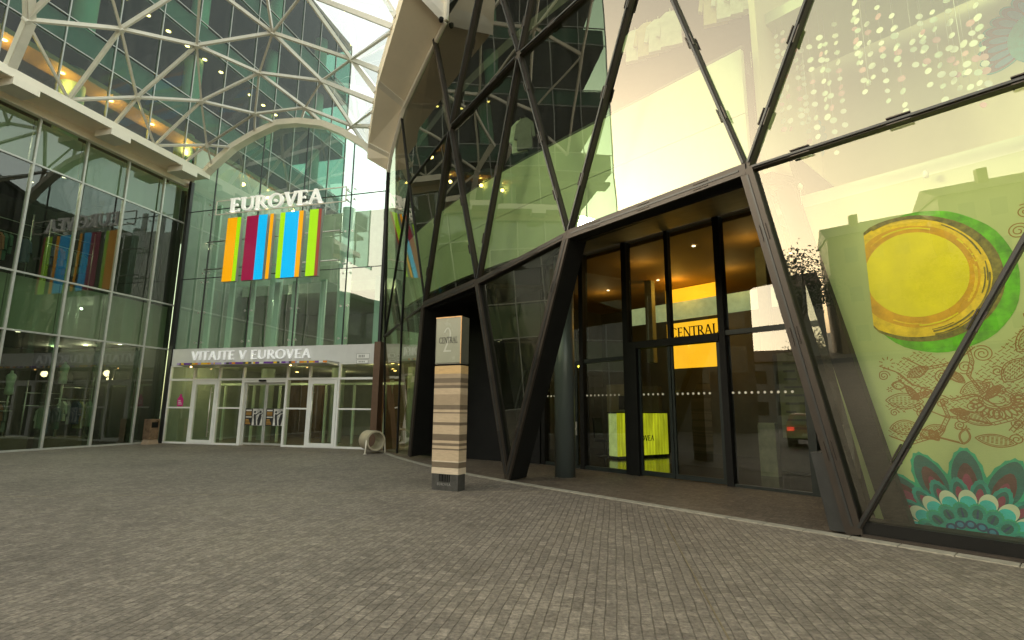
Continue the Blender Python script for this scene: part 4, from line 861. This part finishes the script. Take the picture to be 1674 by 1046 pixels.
for r in (.13, .10, .06): curve([(1.12 + r * 1.25 * cos(2 * pi * k / 20), 1.66 + r * .8 * sin(2 * pi * k / 20)) for k in range(21)])
for k in range(9): a = 2 * pi * k / 9; curve([(.10 + .05 * cos(a), 2.14 + .05 * sin(a)), (.10 + .09 * cos(a), 2.14 + .09 * sin(a))])
for cx, cz in ((.16, 1.86), (.22, 1.94), (.1, 1.8)):
    for k in range(6): a = 2 * pi * k / 6; curve([(cx + .012 * cos(a), cz + .012 * sin(a)), (cx + .036 * cos(a), cz + .036 * sin(a))], LW)
q.build('paisley_drawing', PAINT['brown'], mu)
q = MB(); PF = ['emerald', 'teal', 'plum', 'wine', 'sea', 'ice', 'aqua', 'navy', 'azure']; ix = {k: i for i, k in enumerate(PF)}; FC = (.74, -.10)
def petal(R0, ang, L, W, layer, mi, scal=0, n=26, sharp=.8):
    o = []
    for k in range(n):
        a = -2 * pi * k / n; x = cos(a) * L; y = sin(a) * W * (1 - .28 * cos(a) * sharp); f = 1 + (scal * (k % 2))
        x, y = x * f, y * f; r = R0 + x; o.append((FC[0] + r * cos(ang) - y * sin(ang), FC[1] + r * sin(ang) + y * cos(ang)))
    if max(p[0] for p in o) > .02 and max(p[1] for p in o) > .12: blob(q, o, layer, mi)
blob(q, [(FC[0] + .86 * cos(-a * pi / 24), FC[1] + .86 * sin(a * pi / 24)) for a in range(24, -1, -1)][::-1] if False else [(FC[0] + .84 * cos(pi * a / 24), FC[1] + .84 * sin(pi * a / 24)) for a in range(0, 25)], 1, ix['emerald'])
for k in range(-4, 5):
    a = pi / 2 - k * .40 - .02; petal(.90, a, .29, .165, 2 + .05 * k, ix['emerald'], .07); petal(.90, a, .265, .14, 3 + .05 * k, ix['teal']); petal(.83, a, .19, .09, 4 + .05 * k, ix['plum'], .03); petal(.78, a, .12, .05, 5 + .04 * k, ix['wine'])
for k in range(-7, 8):
    a = pi / 2 - k * .27 + .10; petal(.70, a, .15, .09, 6 + .03 * k, ix['sea'], .08); petal(.69, a, .115, .06, 7 + .03 * k, ix['teal']); petal(.68, a, .07, .035, 8 + .03 * k, ix['wine'])
for k in range(-6, 7):
    a = pi / 2 - k * .30; petal(.60, a, .115, .084, 9 + .03 * k, ix['ice'], 0, 26, 0); petal(.565, a, .08, .076, 9.5 + .03 * k, ix['aqua'], 0, 26, 0)
for k in range(-6, 7):
    a = pi / 2 - k * .30 + .14; petal(.46, a, .11, .086, 11 + .03 * k, ix['emerald'], .08, 40, 0); petal(.46, a, .092, .072, 11.5 + .03 * k, ix['sea'], .05, 40, 0); petal(.45, a, .06, .045, 12 + .03 * k, ix['teal'], .1, 30, 0); petal(.45, a, .06, .010, 12.6 + .03 * k, ix['navy'])
blob(q, [(FC[0] + .40 * cos(pi * a / 24), FC[1] + .40 * sin(pi * a / 24)) for a in range(0, 25)], 13.4, ix['sea'])
for k in range(-5, 6): a = pi / 2 - k * .30; petal(.325, a, .048, .052, 14, ix['navy'], 0, 18, 0); petal(.325, a, .028, .03, 14.6, ix['azure'], 0, 14, 0)
for k in range(-3, 4): a = pi / 2 - k * .42; petal(.2, a, .05, .05, 14, ix['teal'], 0, 18, 0); petal(.18, a, .04, .034, 14.6, ix['sea'], 0, 14, 0)
q.build('peacock_fan', [PAINT[k] for k in PF], mu)

# -------------------------------------------------------------- flower decals, disc strands and pendant cords of the atrium
WO = S(.95, 3.2, 0)
def wpx(x, y): s, z = atR(x, y, 3.19); return .95 - s, z
fl = thing('wall_flower', 'large faded pink flower with teal scalloped petals painted on the upper wall', 'mural', WO)
q = MB(); fcx, fcz = wpx(1285, 245); fr_ = .62
for k in range(26): a = 2 * pi * k / 26; q.disc(WO + EXM * (fcx + fr_ * 1.05 * cos(a)) + BZ * (fcz + fr_ * 1.05 * sin(a)) + OUTN * (.004 + .0004 * (k % 3)), EXM, BZ, .115, .002, 12, 1)
for k in range(20): a = 2 * pi * k / 20 + .1; q.disc(WO + EXM * (fcx + fr_ * .86 * cos(a)) + BZ * (fcz + fr_ * .86 * sin(a)) + OUTN * (.008 + .0004 * (k % 3)), EXM, BZ, .12, .002, 12, 2)
q.disc(WO + EXM * fcx + BZ * fcz + OUTN * .012, EXM, BZ, .56, .002, 36, 0)
q.build('flower', [M('faded_pink', (.62, .30, .22), .6), M('faded_teal', (.30, .44, .38), .6), M('faded_sage', (.45, .50, .40), .6)], fl)
pf = thing('peacock_feather', 'teal and wine coloured peacock petals at the upper right edge of the wall', 'mural', WO)
q = MB(); px_, pz_ = wpx(1720, 50)
for k in range(12):
    a = pi * .35 + k * .22
    for j, (r0, L, W, mi) in enumerate(((.62, .24, .11, 0), (.62, .20, .085, 1), (.6, .13, .05, 2))):
        pts = [(px_ + (r0 + L * cos(t)) * cos(a) - W * sin(t) * sin(a), pz_ + (r0 + L * cos(t)) * sin(a) + W * sin(t) * cos(a)) for t in [2 * pi * i / 20 for i in range(20)]]
        q.prism(pts, WO + OUTN * (.004 + .003 * j + .0002 * k), EXM, BZ, 0, .0015, mi)
q.disc(WO + EXM * px_ + BZ * pz_ + OUTN * .016, EXM, BZ, .5, .002, 30, 0)
q.build('petals', [PAINT['sea'], PAINT['plum'], PAINT['azure']], pf)
DM = [M('disc_white', (.78, .78, .68), .3, var=.05), M('disc_pale', (.55, .62, .50), .3), M('disc_pink', (.60, .30, .32), .3), STEEL]
rr = random.Random(5)
for i in range(24):
    x = 1262 + i * 15.5 + rr.uniform(-5, 5); d = rr.uniform(.75, 1.6); s, z0 = atR(x, rr.uniform(95, 185) if x > 1400 else rr.uniform(190, 255), d); z0 = max(4.95, z0)
    _, z1 = atR(x, rr.uniform(-60, 60), d); q = MB(); q.tube(S(s, d, z0), S(s, d, 8.1), .002, 4, mi=3); z = z0
    while z < min(z1, 7.9):
        tw = rr.uniform(-.7, .7); ex = (EXM * cos(tw) + RY * sin(tw)); q.disc(S(s, d - .004, z), ex, BZ, rr.uniform(.036, .052), .003, 12, rr.choice([0, 0, 0, 1, 1, 2])); z += rr.uniform(.10, .24)
    single(q, 'disc_strand', DM, 'string of small pale discs hanging in the upper atrium window', 'mobile', 'strings of discs hanging in the upper window')
for x, y in ((1322, 195), (1420, 135), (1577, 120), (1513, 285), (1308, 305), (1236, 205)):
    d = 1.4 if y < 260 else .45; s, z = atR(x, y, d); t = thing('pendant_lamp', 'small glass pendant on a thin white cord behind the upper glass', 'lamp', S(s, d, z), 'thin pendants behind the right hand glass')
    MB().tube(S(s, d, z + .05), S(s, d, 8.1 if d > 1 else 4.55), .004, 5).build('cord', DM[0], t); MB().lathe(S(s, d, z - .05), [(.0, 0), (.03, .01), (.035, .06), (.015, .1)], 10).build('lamp_glass', DM[1], t)
# clothes on the first floor above the parapet
for i, (x, y, ci, h) in enumerate([(1040, 100, 0, .75), (1060, 92, 4, .8), (1078, 84, 0, .75), (1098, 76, 0, .8), (1170, 40, 4, .9), (1192, 30, 0, .9), (1215, 22, 0, .9), (1236, 14, 0, .85), (850, 250, 0, .95), (858, 244, 3, .9)]):
    s, z = atR(x, y, 1.3); tw = .5
    single(coat(MB(), S(s, 1.3, max(7.45, z)), (EXM * cos(tw) + RY * sin(tw)).normalized(), h, .5), 'hanging_coat', CLO[ci], '%s shirt hanging upstairs above the parapet behind the faceted glass' % NAMES[ci], 'garment', 'shirts hanging upstairs in the faceted building')

# ================================================================== LOBBY (glazing at d = 2.97)
lob = thing('lobby_glazing', 'dark framed lobby glazing with sliding doors set back under the black soffit', 'glazing', S(4.5, 2.97, 0))
DE = 2.97; SM = [8.33, 6.89, 5.45, 2.97, 1.38]; GREYGREEN = M('grey_green_frame', (.022, .028, .025), .45, .2, var=.15, spec=.3)
for s in SM: MB().sbox(s - .07, s + .07, DE - .06, DE + .16, 0, 5.74).build('mullion', BLACK if s > 2 else GREYGREEN, lob)
MB().sbox(5.12, 5.38, DE - .1, DE + .1, 0, 3.0).build('door_post', BLACK, lob)
MB().sbox(4.18, 4.27, DE - .05, DE + .09, 3.14, 5.74).build('mullion', BLACK, lob)
for s0, s1, z in ((8.26, 6.96, 2.75), (6.82, 5.52, 2.78), (2.9, 1.45, 3.14), (1.31, .75, 3.14)): MB().sbox(s1, s0, DE - .04, DE + .1, z - .05, z + .05).build('transom', GREYGREEN, lob)
MB().sbox(3.04, 5.38, DE - .08, DE + .14, 2.98, 3.15).build('door_header', BLACK, lob)
each(MB().sbox(.7, 2.9, DE - .03, DE + .06, 0, .06).sbox(5.52, 8.26, DE - .03, DE + .06, 0, .10), 'sill', GREYGREEN, lob)
bays = [(8.26, 6.96, .10, 2.70), (8.26, 6.96, 2.80, 5.72), (6.82, 5.52, .10, 2.73), (6.82, 5.52, 2.83, 5.72), (5.38, 4.27, 3.15, 5.72), (4.18, 3.04, 3.15, 5.72), (2.9, 1.45, .06, 3.09), (2.9, 1.45, 3.19, 5.72), (1.31, .75, .06, 3.09), (1.31, .75, 3.19, 5.72)]
for s0, s1, z0, z1 in bays:
    e = [random.uniform(-.004, .004) for _ in range(2)]
    MB().face([S(s0, DE + .02, z0), S(s1, DE + .02 + e[0], z0), S(s1, DE + .02 + e[0] + e[1], z1), S(s0, DE + .02 + e[1], z1)]).build('glass_pane', G_LOBBY, lob)
for s0, s1 in ((5.12, 4.25), (4.23, 3.06)):
    dr = MB().sbox(s1, s1 + .07, DE - .01, DE + .04, .02, 2.97).sbox(s0 - .05, s0, DE - .01, DE + .04, .02, 2.97).sbox(s1 + .07, s0 - .05, DE - .01, DE + .04, .02, .13).build('sliding_door', GREYGREEN, lob)
    MB().face([S(s0 - .05, DE + .015, .13), S(s1 + .07, DE + .015, .13), S(s1 + .07, DE + .015, 2.97), S(s0 - .05, DE + .015, 2.97)]).build('door_pane', G_LOBBY, dr)
hd_ = MB().sbox(7.02, 7.12, DE - .09, DE - .04, .1, 2.7).build('door_leaf', GREYGREEN, lob)
MB().sbox(7.03, 7.06, DE - .16, DE - .09, 1.0, 1.04).sbox(7.0, 7.14, DE - .17, DE - .15, 1.0, 1.04).sbox(7.03, 7.08, DE - .1, DE - .09, .85, 1.2).build('handle', STEEL, hd_)
DOT = M('white_dot', (.80, .78, .66), .5, emit=0)
for s0, s1 in ((8.24, 7.0), (6.8, 5.54), (5.05, 4.34), (4.16, 3.14), (2.88, 1.48)):
    q = MB(); n = int((s0 - s1) / .128)
    for k in range(n): q.disc(S(s0 - .06 - k * .128, DE + .004 - .012, 1.88), EXM, BZ, .026, .003, 10)
    q.build('dot_row', DOT, lob)
single(MB().tube(S(6.12, 1.42, 0), S(6.12, 1.42, 5.3), .235, 32), 'round_column', M('slate_column', (.085, .10, .095), .35, .15, var=.12, scale=1.5, stretch=(1, 1, .2)), 'round slate grey column on the brown paving in front of the lobby glass', 'column')
# interior
room = thing('lobby_interior', 'dim lobby room with warm ceiling behind the dark glazing', 'room', S(5, 6, 0))
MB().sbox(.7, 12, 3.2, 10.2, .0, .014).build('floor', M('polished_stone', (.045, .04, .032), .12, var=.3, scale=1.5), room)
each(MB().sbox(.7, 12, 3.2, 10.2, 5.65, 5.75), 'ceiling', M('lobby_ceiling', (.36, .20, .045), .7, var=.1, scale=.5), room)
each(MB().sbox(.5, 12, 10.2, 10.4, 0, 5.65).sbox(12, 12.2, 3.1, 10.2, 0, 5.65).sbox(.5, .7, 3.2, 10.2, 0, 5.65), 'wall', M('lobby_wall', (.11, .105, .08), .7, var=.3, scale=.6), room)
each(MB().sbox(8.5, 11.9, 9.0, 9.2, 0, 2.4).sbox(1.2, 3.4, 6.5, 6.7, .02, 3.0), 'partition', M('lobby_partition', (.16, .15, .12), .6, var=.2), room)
MB().sbox(9.9, 10.8, 8.93, 8.99, .02, 2.5).build('pale_door', M('pale_door', (.45, .45, .33), .5), room)
MB().sbox(3.5, 8.6, 7.5, 7.6, 4.45, 5.02).build('green_band', M('green_band', (.36, .44, .26), .5, emit=.12), room)
each(MB().sbox(7.0, 7.25, 6.5, 6.7, 3.0, 5.65).sbox(3.0, 3.25, 5.5, 5.7, 3.0, 5.65), 'ceiling_post', M('pale_post', (.25, .26, .17), .6), room)
for i in range(8):
    s, d = 2.2 + 2.0 * (i % 4) + .6 * (i // 4), 4.2 + 2.4 * (i // 4)
    MB().disc(S(s, d, 5.636), RX, RY, .045, .012).build('downlight', LAMP_W, room)
for s, d in ((3.0, 4.6), (6.0, 4.6), (4.6, 7.0), (9.2, 6.8)): lamp(room, S(s, d, 5.2), 1.6, (1, .66, .26), .1)
sg = thing('lit_sign', 'glowing orange wall panel with black letters CENTRAL inside the lobby', 'sign', S(6.4, 8, 2.9))
ORG = M('orange_light_panel', (1.0, .47, .02), .5, emit=.24, var=.1, scale=.8)
MB().sbox(5.45, 7.42, 8.0, 8.1, 2.9, 4.42).sbox(5.45, 7.42, 8.0, 8.1, 5.05, 5.6).build('light_panel', ORG, sg)
lamp(sg, S(6.4, 7.0, 5.3), 5, (1, .5, .08), .2)  # added point light with no fitting, strengthens the amber glow
text(MB(), 'CENTRAL', S(7.3, 7.995, 3.93), EXM, BZ, .33, 1.72, .01).build('letters', BLACK, sg)
dk = thing('reception_desk', 'glowing yellow green slatted reception desk marked EUROVEA', 'desk', S(7.9, 6.8, 0))
DY = (S(7.52, 7.98, 0) - S(7.88, 5.72, 0)).normalized(); DX = -DY.cross(BZ)
if DX.dot(RX) < 0: DX = -DX
D0 = S(7.88, 5.72, 0) + DX * .352; q = MB(); YG = M('glowing_yellow_green', (.50, .52, .02), .5, emit=.13, var=.45, scale=3, stretch=(1, 1, .2)); YG2 = M('glowing_pale_green', (.48, .58, .22), .5, emit=.11, var=.2)
n = 17
for k in range(n): q.box(D0 + DY * (2.3 * k / n) - DX * .35 + BZ * .1, DY * (2.3 / n * .80), DX * .03, BZ * 1.32, 0)
q.box(D0 + BZ * .1 - DX * .318, DY * 2.3, DX * .36, BZ * 1.30, 1)
q.build('lit_front', [YG, YG2], dk)
MB().box(D0 - DX * .36 - DY * .03 + BZ * 1.42, DY * 2.36, DX * .43, BZ * .03).box(D0 - DX * .3 + DY * .05, DY * 2.2, DX * .3, BZ * .1).build('worktop', BLACK, dk)
text(MB(), 'EUROVEA', D0 - DX * .352 + DY * .55 + BZ * .55, DY, BZ, .17, 1.05, .008, dot=True).build('letters', BLACK, dk)
ch = thing('office_chair', 'dark office chair beside the glowing desk', 'chair', S(8.9, 6.3, 0))
MB().sbox(8.65, 9.1, 6.1, 6.55, .48, .56).build('seat', BLACK, ch); MB().hexa([S(9.08, 6.1, .6), S(9.08, 6.55, .6), S(9.14, 6.55, .6), S(9.14, 6.1, .6)], [S(9.16, 6.12, 1.25), S(9.16, 6.53, 1.25), S(9.22, 6.53, 1.25), S(9.22, 6.12, 1.25)]).build('backrest', BLACK, ch)
q = MB().tube(S(8.87, 6.32, .06), S(8.87, 6.32, .48), .03)
for k in range(5): q.tube(S(8.87, 6.32, .08), S(8.87, 6.32, .05) + Vector((cos(k * 1.257), sin(k * 1.257), 0)) * .3, .02, 6)
q.build('base', BLACK, ch)
sc_ = thing('wall_screen', 'small framed dark screen on the pale stand behind the desk', 'screen', S(9.4, 8.2, 1.5))
MB().sbox(9.05, 9.75, 8.2, 8.26, 1.45, 2.1).build('casing', M('pale_casing', (.4, .4, .32), .5), sc_); MB().sbox(9.13, 9.67, 8.19, 8.199, 1.53, 2.03).build('display', BLACK, sc_); MB().sbox(9.1, 9.7, 8.22, 8.4, .02, 1.45).build('stand', M('pale_stand', (.35, .34, .25), .5), sc_)
db = thing('directory_board', 'pale directory board with rows of dark text inside the right lobby window', 'board', S(2.4, 5.5, .9))
MB().sbox(2.0, 2.9, 5.5, 5.55, .9, 2.9).build('board', M('board_face', (.38, .38, .25), .5), db); q = MB()
for k in range(9): q.sbox(2.9 - .12 - random.uniform(.2, .55), 2.78, 5.49, 5.499, 1.1 + k * .19, 1.15 + k * .19)
q.build('text_rows', INK, db)
for (s0, s1, d, lab) in ((2.95, 3.35, 5.2, 'pale stone slab standing inside the lobby right of the doors'), (1.5, 2.0, 5.0, 'pale stone slab standing inside the lobby at the right window end')):
    single(MB().sbox(s0, s1, d, d + .2, .014, 1.2).sbox(s0 + .01, s1 - .01, d + .01, d + .19, 1.2, 1.24), 'stone_slab', M('pale_slab', (.35, .36, .27), .5, var=.3, scale=4), lab, 'plinth')
tl = thing('ceiling_tube_lamp', 'short glowing yellow tube lamp high in the left lobby window', 'lamp', S(8.0, 4.6, 2.8))
a_, b2_ = S(8.55, 4.2, 2.75), S(7.9, 4.2, 2.85); MB().tube(a_, b2_, .05, 12).build('tube', M('yellow_tube', (.9, .75, .08), .5, emit=1.2, var=.02), tl); MB().bar(a_ + BZ * .05, b2_ + BZ * .05, BZ, .04, .1, 0, -.05).tube(a_.lerp(b2_, .5) + BZ * .07, a_.lerp(b2_, .5) + BZ * 2.85, .01, 6).build('fitting', DARKGREY, tl)
es = thing('exit_sign', 'small blue and white sign on the left lobby door', 'sign', S(7.3, DE - .1, 2.3))
MB().sbox(7.25, 7.4, DE - .11, DE - .095, 2.25, 2.48).build('plate', M('blue_plate', (.05, .3, .45), .5), es); MB().sbox(7.28, 7.37, DE - .114, DE - .1105, 2.36, 2.45).build('symbol', DOT, es)

# ================================================================== THE STREET BEHIND THE VIEWER'S LEFT (seen mirrored in the glass)
WN = M('window_dark', (.04, .05, .05), .15, var=.2)
WALLS = [M('render_' + n, c, .8, var=.12, scale=.8) for n, c in (('cream', (.24, .21, .15)), ('grey', (.15, .15, .14)), ('ochre', (.22, .165, .09)), ('white', (.29, .28, .25)))]
ROOFM = M('dark_tiles', (.12, .08, .06), .8, var=.3, scale=3)
dirv = Vector((.33, -.944, 0)); nrmv = Vector((.944, .33, 0)); base = Vector((-62, 22, 0)); pos = 0
for i, (wd, ht, dp, mt, fl_) in enumerate([(13, 8.5, 10, 0, 2), (10, 6.2, 9, 1, 2), (16, 7.6, 10, 3, 2), (9, 12.5, 9, 2, 3), (14, 14.8, 10, 0, 4), (12, 17.5, 10, 1, 5), (15, 15, 10, 3, 4), (13, 16, 10, 2, 4)]):
    o = base + dirv * pos; pos += wd + 1.2; labs = ['cream', 'grey', 'white', 'ochre', 'cream', 'grey', 'white', 'ochre'][i]
    h = thing('street_house', '%s house of %d storeys, number %d of the row mirrored in the glass' % (labs, fl_, i + 1), 'house', o + dirv * wd / 2, 'houses across the street')
    h['label'] = ['low cream corner house across the street', 'lowest grey house across the street', 'wide white house across the street', 'narrow tall ochre house across the street', 'four storey cream house across the street', 'tallest grey house across the street', 'wide four storey white house across the street', 'ochre end house across the street'][i]
    each(MB().box(o, dirv * wd, -nrmv * dp, BZ * ht), 'wall', WALLS[mt], h)
    a_, b2_ = o + BZ * ht + nrmv * .4 - dirv * .2, o + BZ * ht - nrmv * (dp + .4) - dirv * .2; rd_ = o + BZ * (ht + 1.9) - nrmv * dp / 2 - dirv * .2
    rf = MB().hexa([a_, b2_, rd_], [p + dirv * (wd + .4) for p in (a_, b2_, rd_)]).build('roof', ROOFM, h)
    MB().box(o + dirv * wd * .3 - nrmv * 3 + BZ * (ht + .5), dirv * .8, -nrmv * .8, BZ * 2.2).build('chimney', WALLS[2], rf)
    nw = int(wd / 2.6)
    for f_i in range(fl_):
        for k in range(nw):
            p = o + dirv * (1.2 + k * (wd - 2.4) / nw + .3) + nrmv * .03 + BZ * (1.1 + f_i * ht / fl_)
            MB().box(p, dirv * 1.2, -nrmv * .1, BZ * 1.6).build('window', WN, h)
pv = thing('office_block', 'dark stone office block beyond the end of the shop building, mirrored in the lobby glass', 'building', Vector((-29, 6, 0)))
PVW = M('dark_stone_wall', (.07, .065, .055), .7, var=.3, scale=.6)
each(MB().box(Vector((-36, 1.2, 0)), Vector((12, 0, 0)), Vector((0, 11.1, 0)), BZ * 10.6), 'wall', PVW, pv)
MB().box(Vector((-36.3, .9, 10.6)), Vector((12.6, 0, 0)), Vector((0, 11.7, 0)), BZ * .35).build('roof', DARKGREY, pv)
for f_i in range(3):
    for k in range(5): MB().box(Vector((-24.02, 1.7 + k * 2.15, 1 + f_i * 3.3)), Vector((.05, 0, 0)), Vector((0, 1.5, 0)), BZ * 2.0).build('window', WN, pv)
LEAF = M('leaf_green', (.045, .07, .02), .7, var=.5, scale=2); BARK = M('bark', (.09, .07, .05), .9, var=.4, scale=9)
for i, (x, y, hh) in enumerate([(-46, -2, 9), (-44, -13, 11), (-43, -26, 8.5), (-50, 9, 8), (-38, -38, 12)]):
    t = thing('street_tree', ['round street tree before the wide white house', 'tall street tree before the ochre house', 'short street tree farther down the street', 'small street tree before the cream corner house', 'largest street tree at the far end'][i], 'tree', Vector((x, y, 0)), 'street trees')
    rr = random.Random(i); tr = MB().tube((x, y, 0), (x + .1, y, hh * .45), .22, 8, .14); cr = MB(); tips = []
    for k in range(7):
        a = k * .9 + rr.random(); e = Vector((x + cos(a) * hh * .22, y + sin(a) * hh * .22, hh * rr.uniform(.55, .85))); tr.tube((x + .1, y, hh * rr.uniform(.3, .45)), e, .09, 6, .03); tips.append(e)
    tips.append(Vector((x, y, hh * .9))); tr.build('trunk', BARK, t)
    for k in range(2600):
        c_ = rr.choice(tips) + Vector((rr.gauss(0, 1), rr.gauss(0, 1), rr.gauss(0, .8))) * hh * .085; u_ = Vector((rr.gauss(0, 1), rr.gauss(0, 1), rr.gauss(0, 1))).normalized(); v_ = u_.orthogonal().normalized(); s_ = rr.uniform(.09, .2)
        cr.face([c_ - u_ * s_, c_ + v_ * s_ * .6, c_ + u_ * s_, c_ - v_ * s_ * .6])
    cr.build('crown', LEAF, t)
# red estate car, tail towards the lobby
CP = Vector((-9.5, 3.6, 0)); cf_ = Vector((-.9, -.43, 0)).normalized(); cs = cf_.cross(BZ)
car = thing('parked_car', 'dark red hatchback car with its tail lamps towards the plaza', 'car', CP)
def cpt(x, y, z): return CP + cf_ * x + cs * y + BZ * z
prof = [(-2.0, .35), (-2.05, .75), (-1.95, .98), (-1.55, 1.42), (.2, 1.46), (.95, 1.02), (1.9, .85), (2.02, .6), (1.98, .32)]
q = MB(); hw = lambda z: .86 - max(0, z - .95) * .35
q.hexa([cpt(x, -hw(z), z) for x, z in prof], [cpt(x, hw(z), z) for x, z in prof]); q.build('body', M('red_paint', (.30, .02, .02), .25, .1), car)
MB().hexa([cpt(-1.985, -.62, 1.0), cpt(-1.985, .62, 1.0), cpt(-1.66, .56, 1.36), cpt(-1.66, -.56, 1.36)], [cpt(-1.95, -.62, 1.0), cpt(-1.95, .62, 1.0), cpt(-1.62, .56, 1.36), cpt(-1.62, -.56, 1.36)]).build('rear_window', WN, car)
for sgn in (-1, 1):
    MB().hexa([cpt(-1.4, sgn * .862, 1.0), cpt(.75, sgn * .862, 1.0), cpt(.1, sgn * .73, 1.38), cpt(-1.2, sgn * .73, 1.38)], [cpt(-1.4, sgn * .82, 1.0), cpt(.75, sgn * .82, 1.0), cpt(.1, sgn * .69, 1.38), cpt(-1.2, sgn * .69, 1.38)]).build('side_window', WN, car)
    MB().box(cpt(-2.06, sgn * .68 - .13, .72), cs * .26, cf_ * .05, BZ * .16).build('tail_lamp', M('tail_red', (.8, .04, .02), .3, emit=.8), car)
    for xx in (-1.25, 1.25):
        wl = MB().tube(cpt(xx, sgn * .70, .32), cpt(xx, sgn * .885, .32), .32, 20).build('wheel', BLACK, car); MB().tube(cpt(xx, sgn * .88, .32), cpt(xx, sgn * .895, .32), .2, 16).build('rim', STEEL, wl)
MB().box(cpt(-2.075, -.26, .5), cs * .52, cf_ * .02, BZ * .11).build('number_plate', DOT, car)
MB().box(cpt(-2.09, -.8, .36), cs * 1.6, cf_ * .1, BZ * .14).build('bumper', DARKGREY, car)
